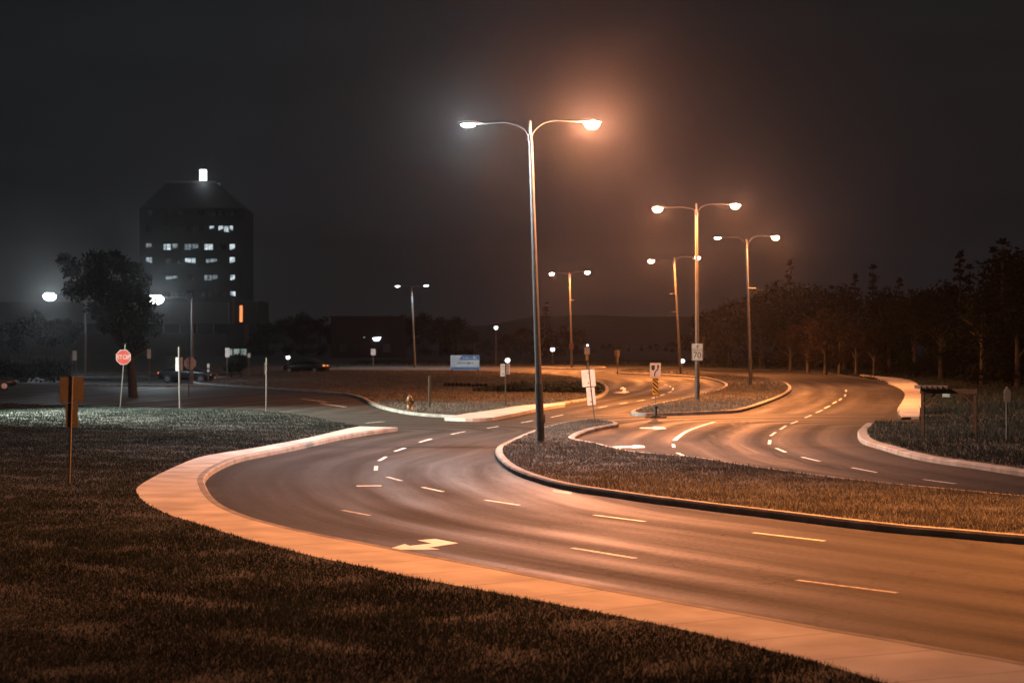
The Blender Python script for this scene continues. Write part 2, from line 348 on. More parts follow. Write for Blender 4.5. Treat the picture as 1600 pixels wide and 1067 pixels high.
gk = lambda px: np.array([[p.x, p.y] for p in (G(*q) for q in cat(px, 4))])
lineL, lineM1, lineR = gk(kerbL), gk(M1), gk(kerbRn)
lineM2 = gk(M2+M2[:1])
def asphalt_sheet():
    xs = np.arange(-75, 75.01, .6); ys = np.concatenate([np.arange(8, 110, .6), np.arange(110, 246, 1.5)])
    X, Y = np.meshgrid(xs, ys); P = np.stack([X.ravel(), Y.ravel()], 1)
    d1, a1 = seg_dist(P, lineL); d2, a2 = seg_dist(P, lineM1); d3, a3 = seg_dist(P, lineR); d4, a4 = seg_dist(P, lineM2)
    al = np.where((d2 < d3) & (d2 < d4) | (d1 < d3), a1, a4)
    D = np.where(P[:, 1] < 90, np.minimum(d1, d3), np.minimum(d4, d3))
    v = np.concatenate([P, np.zeros((len(P), 1))], 1)
    nx, ny = len(xs), len(ys); I = np.arange(nx*ny).reshape(ny, nx)
    f = np.stack([I[:-1, :-1], I[:-1, 1:], I[1:, 1:], I[1:, :-1]], -1).reshape(-1, 4)
    me = bpy.data.meshes.new('road'); me.vertices.add(len(v)); me.vertices.foreach_set('co', v.ravel())
    me.loops.add(f.size); me.loops.foreach_set('vertex_index', f.ravel().astype(np.int32))
    me.polygons.add(len(f)); me.polygons.foreach_set('loop_start', np.arange(0, f.size, 4, dtype=np.int32))
    me.update(calc_edges=True)
    for nm, arr in (('kerb_distance', D), ('along', al)):
        a = me.attributes.new(nm, 'FLOAT', 'POINT'); a.data.foreach_set('value', arr.astype(np.float32))
    ob = link('road', me, M['asphalt']); struct(ob)
asphalt_sheet()

def sheet(name, pts, m, z0=-.05):
    """closed slab: a flat top outline with skirt sides"""
    n = len(pts); v = [(p[0], p[1], p[2]) for p in pts]+[(p[0], p[1], z0) for p in pts]
    f = [tuple(range(n))]+[(i, i+n, (i+1) % n+n, (i+1) % n) for i in range(n)]
    me = bpy.data.meshes.new(name); me.from_pydata(v, [], f); me.update()
    bm = bmesh.new(); bm.from_mesh(me); bmesh.ops.triangulate(bm, faces=[q for q in bm.faces if len(q.verts) > 4])
    bmesh.ops.recalc_face_normals(bm, faces=bm.faces); bm.to_mesh(me); bm.free()
    return link(name, me, m)
def kerb_ring(name, q, w=.22, h=.15):
    q2, sg = inset(q, w); qc, _ = inset(q, .04); n = len(q)
    v = [(a[0], a[1], -.05) for a in q]+[(a[0], a[1], h-.04) for a in q]+[(a[0], a[1], h) for a in qc]+[(a[0], a[1], h) for a in q2]+[(a[0], a[1], -.05) for a in q2]
    f = []
    for k in range(4):
        for i in range(n): j = (i+1) % n; f.append((k*n+i, k*n+j, (k+1)*n+j, (k+1)*n+i))
    ob = pyd(name, v, f, M['kerb']); struct(ob); return q2
def kerb_line(name, q, w=.22, h=.15, side=1):
    q = np.array(q); t = np.gradient(q, axis=0); nn = np.stack([-t[:, 1], t[:, 0]], 1); nn /= np.hypot(*nn.T)[:, None]; nn *= side
    prof = [(0, -.05), (0, h-.04), (.04, h), (w, h), (w, -.05)]; n = len(q)
    v = [(*(q[i]+nn[i]*a), z) for (a, z) in prof for i in range(n)]
    f = [(k*n+i, k*n+i+1, (k+1)*n+i+1, (k+1)*n+i) for k in range(4) for i in range(n-1)]
    ob = pyd(name, v, f, M['kerb'], smooth=False); struct(ob)
    return q+nn*w

# left pavement: a ribbon between the two traced edges
def resample(pts, n):
    P = np.array([[p[0], p[1]] for p in pts]); s = np.concatenate([[0], np.cumsum(np.hypot(*np.diff(P, axis=0).T))])
    u = np.linspace(0, s[-1], n); return np.stack([np.interp(u, s, P[:, 0]), np.interp(u, s, P[:, 1])], 1)
def ribbon(name, inner, outer, z, m, n=160, zb=-.05):
    A = resample(inner, n); B = resample(outer, n)
    # match each inner sample to the nearest outer one so that the joints run square to the kerb
    Bd = resample(outer, n*8); idx = [int(np.argmin(np.hypot(*(Bd-a).T))) for a in A]; idx = np.maximum.accumulate(np.array(idx)); B = Bd[idx]
    B[0] = Bd[0]; B[-1] = Bd[-1]
    v = [(*a, zb) for a in A]+[(*a, z) for a in A]+[(*a, z) for a in B]+[(*a, zb) for a in B]
    f = [(k*n+i, k*n+i+1, (k+1)*n+i+1, (k+1)*n+i) for k in range(3) for i in range(n-1)]+[(n-1, 2*n-1, 3*n-1, 4*n-1), (0, 3*n, 2*n, n)]
    ob = pyd(name, v, f, m); struct(ob)
    s_ = np.concatenate([[0], np.cumsum(np.hypot(*np.diff((A+B)/2, axis=0).T))])
    a = ob.data.attributes.new('along', 'FLOAT', 'POINT'); a.data.foreach_set('value', np.tile(s_, 4).astype(np.float32))
    PAVED.append([tuple(p) for p in A]+[tuple(p) for p in B[::-1]]); return A, B
PAVED = []
ZL = .15
kl = np.array([[p.x, p.y] for p in gp(cat(kerbL, 5), 0)])
wo = np.array([[p.x, p.y] for p in gp(cat(walkO, 5), ZL)])
tq, _ = None, None
kin = kerb_line('kerb', kl, .18, ZL+.003, side=1)
if np.hypot(*(kin[100]-wo).T).min() > np.hypot(*(kl[100]-wo).T).min():   # kerb grew to the road side: flip
    bpy.data.objects.remove(COL.objects['kerb']); kin = kerb_line('kerb', kl, .18, ZL+.003, side=-1)
ribbon('pavement', kin, wo, ZL, M['walk'], 220)
# left lawn: pavement edge, far edge along the side street, a bank that rises to where the camera stands
tip = [G(p[0], p[1], ZL) for p in cat(grassTip, 4)]
lawn_q = [Vector((a[0], a[1], ZL)) for a in wo]+tip[1:]+[Vector((-110, 95, ZL)), Vector((-110, 15, ZL)), Vector((9.5, 15, ZL))]
LAWN = np.array([[p[0], p[1]] for p in lawn_q])
# drop pavement points nearer than the bank's foot
lq = [p for p in lawn_q if p[1] >= 15-1e-6]
LAWN = np.array([[p[0], p[1]] for p in lq])
ob = sheet('lawn', lq, M['soil']); struct(ob)
nb = []; fb = []; xs_ = np.linspace(-110, 9.5, 40)
ys_ = np.linspace(15, -40, 24)
for j, y in enumerate(ys_):
    for x in xs_:
        t = min(1, max(0, (15-y)/17)); hgt = 2.1*t*t*(3-2*t)
        edge = min(1, max(0, (9.5-x)/8)); nb.append((x, y, ZL-.001+hgt*edge))
for j in range(len(ys_)-1):
    for i in range(39): a = j*40+i; fb.append((a, a+40, a+41, a+1))
ob = pyd('bank', nb, fb, M['soil'], smooth=True); struct(ob)

# islands and other land
q1 = np.array([[p.x, p.y] for p in gp(cat(M1, 3))]); i1 = kerb_ring('kerb', q1)
ob = sheet('median', [(a[0], a[1], .14) for a in i1], M['soil']); struct(ob)
q2_ = np.array([[p.x, p.y] for p in gp(cat(M2, 4, True))]); i2 = kerb_ring('kerb', q2_)
ob = sheet('median', [(a[0], a[1], .14) for a in i2], M['soil']); struct(ob)
q5 = np.array([[p.x, p.y] for p in gp(cat(M5, 4, True))]); i5 = kerb_ring('kerb', q5)
ob = sheet('median', [(a[0], a[1], .14) for a in i5], M['soil']); struct(ob)
ql1 = np.array([[p.x, p.y] for p in gp(cat(L1, 4, True))]); il1 = kerb_ring('kerb', ql1, .2, .13)
ob = sheet('verge', [(a[0], a[1], .12) for a in il1], M['soil']); struct(ob)
ribbon('pavement', [(p.x, p.y) for p in gp(cat(walk2[0], 4), .14)], [(p.x, p.y) for p in gp(cat(walk2[1], 4), .14)], .14, M['walk'], 60)
qr = np.array([[p.x, p.y] for p in gp(cat(kerbRn, 4))]); ir = kerb_line('kerb', qr, .36, .15, side=1)
if ir[30][1] < qr[30][1]:
    bpy.data.objects.remove([o_ for o_ in COL.objects if o_.name.startswith('kerb')][-1]); ir = kerb_line('kerb', qr, .36, .15, side=-1)
rl = [(a[0], a[1], .16) for a in ir]+[tuple(G(2300, 634, .16)), tuple(G(1700, 642.3, .16)), tuple(G(1440, 651.3, .16)), tuple(G(1437, 660, .16))]
RLAND = np.array([[p[0], p[1]] for p in rl]); ob = sheet('verge', rl, M['soil']); struct(ob)
fl = [tuple(G(p[0], p[1], .10)) for p in cat(farLand, 3)]
fl = fl+[(120, 120, .10), (1500, 400, .10), (1500, 4000, .10), (-2000, 4000, .10), (-1500, 300, .10)]
FLAND = np.array([[p[0], p[1]] for p in fl]); ob = sheet('verge', fl, M['soil']); struct(ob)
ribbon('pavement', [(p.x, p.y) for p in gp(cat(walkR[0], 4), .12)], [(p.x, p.y) for p in gp(cat(walkR[1], 4), .12)], .12, M['walk'], 60)
# pale pavement along the far side of the car park, and the kerb line across the side street
ribbon('pavement', [(p.x, p.y) for p in gp([(318,597),(360,595),(440,594),(500,593)], .08)], [(p.x, p.y) for p in gp([(318,588),(360,587),(440,587.5),(500,590)], .08)], .08, M['walk'], 30)
kerb_line('kerb', np.array([[p.x, p.y] for p in gp(cat([(-100,601.5),(60,602),(170,603),(260,604.5),(330,604),(400,608),(470,612.5),(540,617.5)], 4))]), .3, .10)

# distant low ridge
hv = []; hf = []; hx = np.linspace(-900, 900, 90)
for i, x in enumerate(hx):
    h = 6+3*math.sin(x*.013+1)+2*math.sin(x*.041)+1.0*math.sin(x*.11)
    hv += [(x, 640, -2), (x, 700, h), (x, 780, h+1), (x, 900, -2)]
for i in range(89):
    for k in range(3): a = i*4+k; hf.append((a, a+4, a+5, a+1))
struct(pyd('hills', hv, hf, M['soil'], smooth=True))

# ------------------------------------------------------------------ road paint
def strip_quads(mb, pix, w, z=.004):
    P = np.array([[p.x, p.y] for p in gp(pix)]); t = np.gradient(P, axis=0); n = np.stack([-t[:, 1], t[:, 0]], 1); n /= np.hypot(*n.T)[:, None]
    k = len(P); v = [(*(P[i]+n[i]*w/2), z) for i in range(k)]+[(*(P[i]-n[i]*w/2), z) for i in range(k)]
    mb.add(v, [(i, i+1, k+i+1, k+i) for i in range(k-1)])
dash = MB()
for a in ([(605,745),(627,751)],[(660,761),(692,768)],[(758,781),(811,789)],[(928,804.5),(1007,814.5)],[(1177,832),(1289,845)],
          [(587,735),(588,728)],[(592,720),(603,713.5)],[(617,705),(632,700)],[(655,691),(674,685.5)],[(705,678.5),(727,674)],[(761,669),(779,666)],[(814,660.5),(833,657)],[(861,652),(880,648)],
          [(935,637),(949,634.5)],[(968,631),(980,629)],[(996,626.6),(1007,624.6)],[(1019,622),(1026,620)],[(1032,618),(1038,616)],[(1044,613.4),(1049.6,611.5)],[(1051,609.4),(1052,606)],[(1048,604.4),(1046,603)],[(1043,602),(1038,600.8)],
          [(1322,612),(1322,609)],[(1320,619.5),(1321,616)],[(1311,625.5),(1315,622.5)],[(1301,630.6),(1307,627.4)],[(1288,638),(1297,634)],[(1275,644.8),(1285,640.6)],[(1258,652.5),(1268,648.5)],[(1236,662),(1246,658)],[(1219,671),(1228,665)],[(1204,681),(1212,675)],[(1202,694),(1203,687.5)],[(1212.6,700),(1227.5,706.4)],[(1253,714),(1281,720.6)],[(1331,730.5),(1370,738)],[(1443,749),(1493,755.7)],
          [(1052,694),(1053,699)],[(1058,707.4),(1071.6,713)]):
    strip_quads(dash, a, .11)
strip_quads(dash, cat([(1054,688),(1062,681),(1074,673.5),(1095,665.5),(1117,659)], 5), .17)
strip_quads(dash, [(557,759.3),(596,758.8)], .30)
struct(dash.build('lane_markings', M['paint']))
old = MB()
for a in ([(535,797),(578,805)],[(895,856),(993,872)],[(1245,906),(1402,926)]): strip_quads(old, a, .11)
for a in ([(500,630),(540,636)],[(470,623),(510,628)],[(572,661),(600,658.5)]): strip_quads(old, a, .2)
gr = MB()
for (x0, y0, x1, y1) in ((866,766.4,892,770.6),):
    for k in range(9):
        u = k/8; strip_quads(gr, [(x0+(x1-x0)*u, y0+(y1-y0)*u-1.6), (x0+(x1-x0)*u-1.2, y0+(y1-y0)*u+1.8)], .05)
    for dy in (-1.7, 1.9): strip_quads(gr, [(x0, y0+dy), (x1, y1+dy)], .05)
struct(gr.build('drain_grate', M['galv']))
struct(old.build('lane_markings', M['oldpaint']))
def arrow(pix):
    v = [tuple(p+Vector((0, 0, .005))) for p in gp(pix)]
    ob = pyd('arrow_marking', v, [tuple(range(len(v)))], M['arrowpaint']); struct(ob)
arrow([(602.5,858.6),(632.5,850),(640,852.8),(675,849),(652.5,844),(680,841.8),(716,848.5),(669,855.6),(687.5,858),(660,858.6)])
arrow([(952,700),(955,697.8),(988,696.6),(990,695.2),(1006,696.3),(1008,699.2),(990,700.2),(985,699.2)])
arrow([(999,669.3),(1001,668),(1020,667.6),(1021,666.4),(1037,667),(1041,669.8),(1024,671.2),(1019,669.6)])
arrow([(958,613.4),(972,612),(974,608),(968,607.6),(973,604.5),(979,607.4),(977,608),(978,611),(984,612.4),(976,614.6)])
struct(pyd('driveway', [tuple(G(1392,645,.003)),tuple(G(1352,668,.003)),tuple(G(1440,664,.003)),tuple(G(1437,650,.003))], [(0,1,2,3)], M['asphalt']))

# ------------------------------------------------------------------ grass blades
def blades(name, poly, d0, d1, xlim, dens, m, h=(.05, .11), z=.14, seed=1, label='', ref=25., mind=0, zf=None):
    rng = np.random.default_rng(seed); q = np.array([[p[0], p[1]] for p in poly]); out = []
    edges = np.geomspace(d0, d1, 26)
    for a, b in zip(edges[:-1], edges[1:]):
        dm = .5*(a+b); half = dm*800/F*1.06+.6
        x0, x1 = max(-half, xlim[0]), min(half, xlim[1])
        if x1 <= x0: continue
        n = int((b-a)*(x1-x0)*max(dens*(ref/dm)**1.7, mind))
        P = np.stack([rng.uniform(x0, x1, n), rng.uniform(a, b, n)], 1); P = P[inside(P, q)]
        for pv_ in PAVED: P = P[~inside(P, pv_)]
        out.append(P)
    P = np.concatenate(out); n = len(P); d = P[:, 1]
    # tufts: thin the blades out in patches
    keep = (np.sin(P[:, 0]*3.1+np.sin(P[:, 1]*1.7)*2)+np.sin(P[:, 1]*2.3+P[:, 0]*.9)+rng.normal(0, 1.1, n)) > -1.5
    P = P[keep]; n = len(P); d = P[:, 1]
    H = rng.uniform(h[0], h[1], n)*(.75+.5*rng.random(n))*(1+.35*np.sin(P[:, 0]*.7)*np.sin(P[:, 1]*.45))
    wd = .004*(d/ref)**.85*(1+rng.random(n)); an = rng.uniform(0, 2*math.pi, n)
    lean = rng.normal(0, .45, (n, 2))*H[:, None]
    zz = np.full(n, z) if zf is None else zf(P)
    dx, dy = np.cos(an)*wd, np.sin(an)*wd
    v = np.empty((n, 3, 3)); v[:, 0] = np.stack([P[:, 0]-dx, P[:, 1]-dy, zz], 1); v[:, 1] = np.stack([P[:, 0]+dx, P[:, 1]+dy, zz], 1)
    v[:, 2] = np.stack([P[:, 0]+lean[:, 0], P[:, 1]+lean[:, 1], zz+H], 1)
    me = bpy.data.meshes.new(name); me.vertices.add(3*n); me.vertices.foreach_set('co', v.ravel())
    me.loops.add(3*n); me.loops.foreach_set('vertex_index', np.arange(3*n, dtype=np.int32))
    me.polygons.add(n); me.polygons.foreach_set('loop_start', np.arange(0, 3*n, 3, dtype=np.int32)); me.update(calc_edges=True)
    ob = link(name, me, m); tag(ob, label, 'grass', kind='stuff'); return n
nblades = blades('lawn_grass', LAWN, 18.5, 112, (-40, 12), 1300, M['grass'], (.025, .065), ZL, 1, 'short mown grass on the lawn left of the curved pavement')
nblades += blades('median_grass', i1, 26, 82, (-3, 20), 1000, M['medgrass'], (.03, .09), .14, 2, 'rough dry grass on the near median island')
nblades += blades('median_grass', i2, 84, 200, (0, 30), 900, M['medgrass'], (.05, .12), .14, 3, 'rough grass on the far median island')
nblades += blades('verge_grass', il1, 84, 190, (-40, 10), 800, M['medgrass'], (.05, .12), .12, 4, 'dry grass around the campus sign board')
nblades += blades('verge_grass', RLAND, 36, 90, (8, 30), 500, M['grass'], (.08, .2), .16, 5, 'rough grass on the dark bank at right')
nblades += blades('verge_grass', FLAND, 86, 260, (-20, 60), 500, M['grass'], (.1, .3), .10, 6, 'unmown grass in front of the right-hand tree line')

# ------------------------------------------------------------------ lamps
def point_light(name, kind, col, power, loc, parent, radius=.12, spot=None, blend=.5, rot=(0, 0, 0)):
    l_ = bpy.data.lights.new(name, 'SPOT' if spot else 'POINT'); l_.color = col; l_.energy = power; l_.shadow_soft_size = radius
    if spot: l_.spot_size = math.radians(spot); l_.spot_blend = blend
    ob = bpy.data.objects.new(name, l_); COL.objects.link(ob); ob.location = loc; ob.rotation_euler = rot; ob.parent = parent
    return ob
def head(parent, loc, sgn, kind, power, sc=1.0, glow=1.0):
    """cobra-head luminaire pointing along sgn*x; children: luminaire (> lens), light"""
    mb = MB(); Ln, Wd, Ht = .78*sc, .17*sc, .085*sc
    prof = [(0, .25), (.10, .45), (.28, .85), (.55, 1), (.80, .9), (.95, .6), (1, .2)]
    rings = []; n = 14
    for (u, s_) in prof:
        rings.append([(loc[0]+sgn*u*Ln, loc[1]+math.cos(k*2*math.pi/n)*Wd*s_, loc[2]+.02+max(math.sin(k*2*math.pi/n)*Ht*s_, -.02*sc)) for k in range(n)])
    v = [p for R_ in rings for p in R_]; f = [(i*n+k, i*n+(k+1) % n, (i+1)*n+(k+1) % n, (i+1)*n+k) for i in range(len(prof)-1) for k in range(n)]
    mb.add(v, f, True); mb.add(rings[0], [tuple(range(n))]); mb.add(rings[-1], [tuple(range(n))])
    hd = mb.build('luminaire', M['housing'], parent)
    cx = loc[0]+sgn*Ln*.6; lens = MB()
    if kind == 'flood':
        lens.lathe([(.001, -.25*sc), (.12*sc, -.235*sc), (.20*sc, -.18*sc), (.25*sc, -.10*sc), (.26*sc, -.03*sc), (.235*sc, .04*sc), (.18*sc, .085*sc)], (cx, loc[1], loc[2]-.004), 18, 1.15, .82)
        lens.build('lens', M['flood_lens'], hd)
    elif kind == 'hps':
        lens.lathe([(.001, -.23*sc), (.10*sc, -.215*sc), (.16*sc, -.17*sc), (.20*sc, -.10*sc), (.21*sc, -.03*sc), (.20*sc, .03*sc), (.17*sc, .07*sc)], (cx, loc[1], loc[2]-.004), 18, 1.15, .82)
        lens.build('lens', M['hps_lens'], hd)
        point_light('lamp_light', kind, HPS, power, (cx, loc[1], loc[2]-.15*sc), parent, .10, 177, .75)
        point_light('lamp_glow', kind, GLOW, power*glow, (cx, loc[1], loc[2]-.12*sc), parent, .10)
    else:
        lens.lathe([(.001, -.11*sc), (.11*sc, -.10*sc), (.18*sc, -.065*sc), (.21*sc, -.02*sc), (.215*sc, .02*sc), (.19*sc, .05*sc)], (cx, loc[1], loc[2]-.004), 18, 1.15, .75)
        lens.build('lens', M['led_lens'] if power > 3000 else M['dim_led'], hd)
        if power > 0:
            point_light('lamp_light', kind, LED, power, (cx, loc[1], loc[2]-.10*sc), parent, .08, 146, .75)
            if kind == 'led': point_light('lamp_glow', kind, LED, power*glow*.16, (cx, loc[1], loc[2]-.13*sc), parent, .08)
    return hd
def street_lamp(bpx, tpx, heads, label, brackets=(), z=.14, r0=.115, group='street lamps along the road', stub=.5, ldir=None):
    b = G(bpx[0], bpx[1], z); d = b.y; T = AT(tpx[0], tpx[1], d)-b
    t = thing('street_lamp', label, 'street lamp', b, group)
    t['kind_note'] = 'lamp'; del t['kind_note']
    H = T.z; lerp = lambda u: T*u
    mb = MB(); mb.tube([(0, 0, -.1), lerp(.19), lerp(.5), lerp(.955)], [r0, r0*.93, r0*.78, r0*.58], 14); mb.build('pole', M['galv'], t)
    mb = MB(); mb.tube([(0, 0, -.05), lerp(.185)], [r0*1.16, r0*1.13], 14); mb.tube([(0, 0, -.02), (0, 0, .06)], [r0*1.8, r0*1.7], 14)
    mb.box((r0*1.1, -r0*.5, .8), (.03, .10, .28)); mb.build('base_sleeve', M['darksteel'], t)
    mb = MB(); mb.tube([lerp(.95), lerp(1.0)], [r0*.42, r0*.38], 10); mb.build('pole_top', M['galv'], t)
    for (hx, hy, kind, pw, gl) in heads:
        hp = AT(hx, hy, d)-b; s_ = 1 if hp.x > T.x else -1
        st = Vector((T.x, 0, H*.948)); reach = abs(hp.x-T.x); e_ = Vector((hp.x-s_*.46, 0, hp.z+.02))
        P = [st+Vector((s_*.02, 0, 0)), st+Vector((s_*.16, 0, .24)), Vector((st.x+s_*.42, 0, st.z+(e_.z-st.z)*.86)), Vector((st.x+s_*.75, 0, e_.z+.02)), Vector((st.x+s_*(.5*reach), 0, e_.z+.03)), e_]
        mb = MB(); mb.tube(cat(P, 5), .028, 8); mb.tube([st-Vector((0, 0, .12)), st+Vector((0, 0, .10))], [r0*.72]*2, 12)
        mb.box(st+Vector((s_*.10, 0, -.03)), (.08, .10, .16)); mb.build('arm', M['galv'], t)
        head(t, (e_.x-s_*.02, 0, hp.z), s_, kind, pw, 1.0, gl)
    for (yy, s_, ln) in brackets:
        u = (bpx[1]-yy)/(bpx[1]-tpx[1]); p = lerp(u); mb = MB(); mb.tube([p, p+Vector((s_*ln, 0, -.03))], .04, 8); mb.build('bracket', M['galv'], t)
    return t
street_lamp((845,692), (828,189), [(731,194,'led',P_LED,1),(926,191,'hps',P_HPS,1.9)], 'tall two-arm street lamp on the near median, left head white, right head orange')
street_lamp((1089.5,626), (1088,318), [(1027,325,'hps',P_FAR,.13),(1149,320,'hps',P_FAR,.13)], 'two-arm orange street lamp carrying the speed limit sign')
street_lamp((1173,602), (1166,374), [(1121,371.5,'ledspot',P_LED*.2,0),(1212,370,'hps',P_FAR,.11)], 'street lamp with dim white left head and orange right head on the far island', [(450,1,.55)])
street_lamp((1063.5,584), (1053,402), [(1017,407,'hps',P_FAR,.075),(1090,402,'hps',P_FAR,.075)], 'leaning orange street lamp with two short brackets on its left side', [(459,-1,.6),(487,-1,.55)])
street_lamp((893.5,574), (890,425), [(862,427,'hps',P_FAR,.065),(918,425,'hps',P_FAR,.065)], 'orange two-arm street lamp with one bracket, farthest along the road', [(469,1,.5)])
street_lamp((648.5,573), (643,447), [(621,447,'ledspot',P_LED*.5,0),(666,446,'ledspot',P_LED*.5,0)], 'two-arm street lamp with two small white heads behind the sign board')
# the next lamp of the median row stands just right of the frame; its light falls on the near road
t0 = thing('street_lamp', 'two-arm orange street lamp just outside the right edge', 'street lamp', (19, 40, .14), 'street lamps along the road')
mb = MB(); mb.tube([(0, 0, -.1), (0, 0, 10.5)], [.115, .066], 14); mb.build('pole', M['galv'], t0)
for s_ in (-1, 1):
    mb = MB(); mb.tube(cat([(0, 0, 10.4), (s_*.4, 0, 10.9), (s_*.8, 0, 11), (s_*1.8, 0, 11)], 5), .028, 8); mb.build('arm', M['galv'], t0)
    hd = head(t0, (s_*1.78, 0, 10.95), s_, 'flood', 0)
    if s_ > 0: hd.children[0].data.materials[0] = M['dglass']      # this head is out
    else:
        hd.children[0].data.materials[0] = M['hps_lens']
        aim = Vector((-24, -5, -11))
        point_light('lamp_light', 'hps', HPS, P0, (s_*2.25, 0, 10.8), t0, .10, 106, 1.0, aim.to_track_quat('-Z', 'Y').to_euler())
# white lamps of the side street
def side_lamp(bpx, head_px, label, pw, tall=None):
    b = G(bpx[0], bpx[1], .1); d = b.y; hp = AT(head_px[0], head_px[1], d)-b; s_ = 1 if hp.x > 0 else -1
    t = thing('street_lamp', label, 'street lamp', b, 'white lamps of the side street')
    mb = MB(); mb.tube([(0, 0, -.1), (0, 0, hp.z*.55), (0, 0, hp.z-.1)], [.11, .09, .07], 12); mb.build('pole', M['galv'], t)
    mb = MB(); mb.tube([(0, 0, hp.z-.35), (s_*.5, 0, hp.z), (hp.x-s_*.3, 0, hp.z+.02)], .035, 8); mb.build('arm', M['galv'], t)
    hd = head(t, (hp.x-s_*.3, 0, hp.z), s_, 'flood', 0, 1.9)
    point_light('lamp_light', 'led', (.78, .92, 1.0), pw*.25, (hp.x+s_*.4, 0, hp.z-.2), t, .15, 170, .6)
    point_light('lamp_glow', 'led', (.78, .92, 1.0), pw*.7, (hp.x+s_*.4, -.45, hp.z-.1), t, .15, 34, .7, Vector((-b.x, -b.y, 24)).to_track_quat('-Z', 'Y').to_euler())
    return t
side_lamp((134,586), (88,461), 'white street lamp glaring above the small pale-stemmed trees', 6000)
side_lamp((300,598), (256,465), 'white street lamp glaring beside the large dark tree', 6000)
# the white lamp out of frame at left that lights the far edge of the lawn
t1 = thing('street_lamp', 'white street lamp just outside the left edge', 'street lamp', (-31, 88, 0), 'white lamps of the side street')
mb = MB(); mb.tube([(0, 0, -.1), (0, 0, 9.4)], [.11, .07], 12); mb.tube([(0, 0, 9), (.8, -.2, 9.4), (2.2, -.6, 9.5)], .035, 8); mb.build('pole', M['galv'], t1)
head(t1, (2.2, -.6, 9.45), 1, 'led', 0)
point_light('lamp_light', 'led', (.92, .97, .80), 125000, (2.6, -.6, 9.2), t1, .1, 88, .85, Vector((15, -1.5, -9)).to_track_quat('-Z', 'Y').to_euler())

# small far lamps
def globe_lamp(px, py, by, label, r=.22, rod=True):
    b = G(px, by, .1); d = b.y; z = AT(px, py, d).z
    t = thing('path_lamp', label, 'lamp', b, 'small white lamps beyond the road')
    mb = MB(); mb.tube([(0, 0, -.1), (0, 0, z-b.z-r*.8)], [.07, .05], 8); mb.lathe([(.05, z-b.z-r*1.3), (.11, z-b.z-r*1.1), (.11, z-b.z-r*.85), (.04, z-b.z-r*.8)], n=10); mb.build('post', M['galv'], t)
    mb = MB(); mb.lathe([(r*.35, -r*.9), (r*.8, -r*.55), (r, 0), (r*.9, r*.45), (r*.55, r*.85), (.001, r)], (0, 0, z-b.z), 14); mb.build('globe', M['globe'], t)
    mb = MB(); mb.lathe([(.001, r*1.25), (r*.5, r*1.12), (r*1.05, r*.72)], (0, 0, z-b.z), 14); mb.build('cap', M['darksteel'], t)
globe_lamp(775, 512, 569, 'slim tall white path lamp right of the campus sign', .24)
globe_lamp(793, 563, 576, 'low white globe lamp directly above the paired sign boards', .26)
globe_lamp(863.5, 546, 569, 'white globe lamp left of the farthest orange street lamp', .26)
globe_lamp(918, 539.5, 567, 'tiny white lamp above the small orange road sign', .14)
globe_lamp(450, 558.5, 575, 'white lamp low over the car park beyond the narrow edge-on sign', .22)
globe_lamp(1066.5, 564, 575, 'white lamp peeping past the foot of the leaning street lamp', .24)

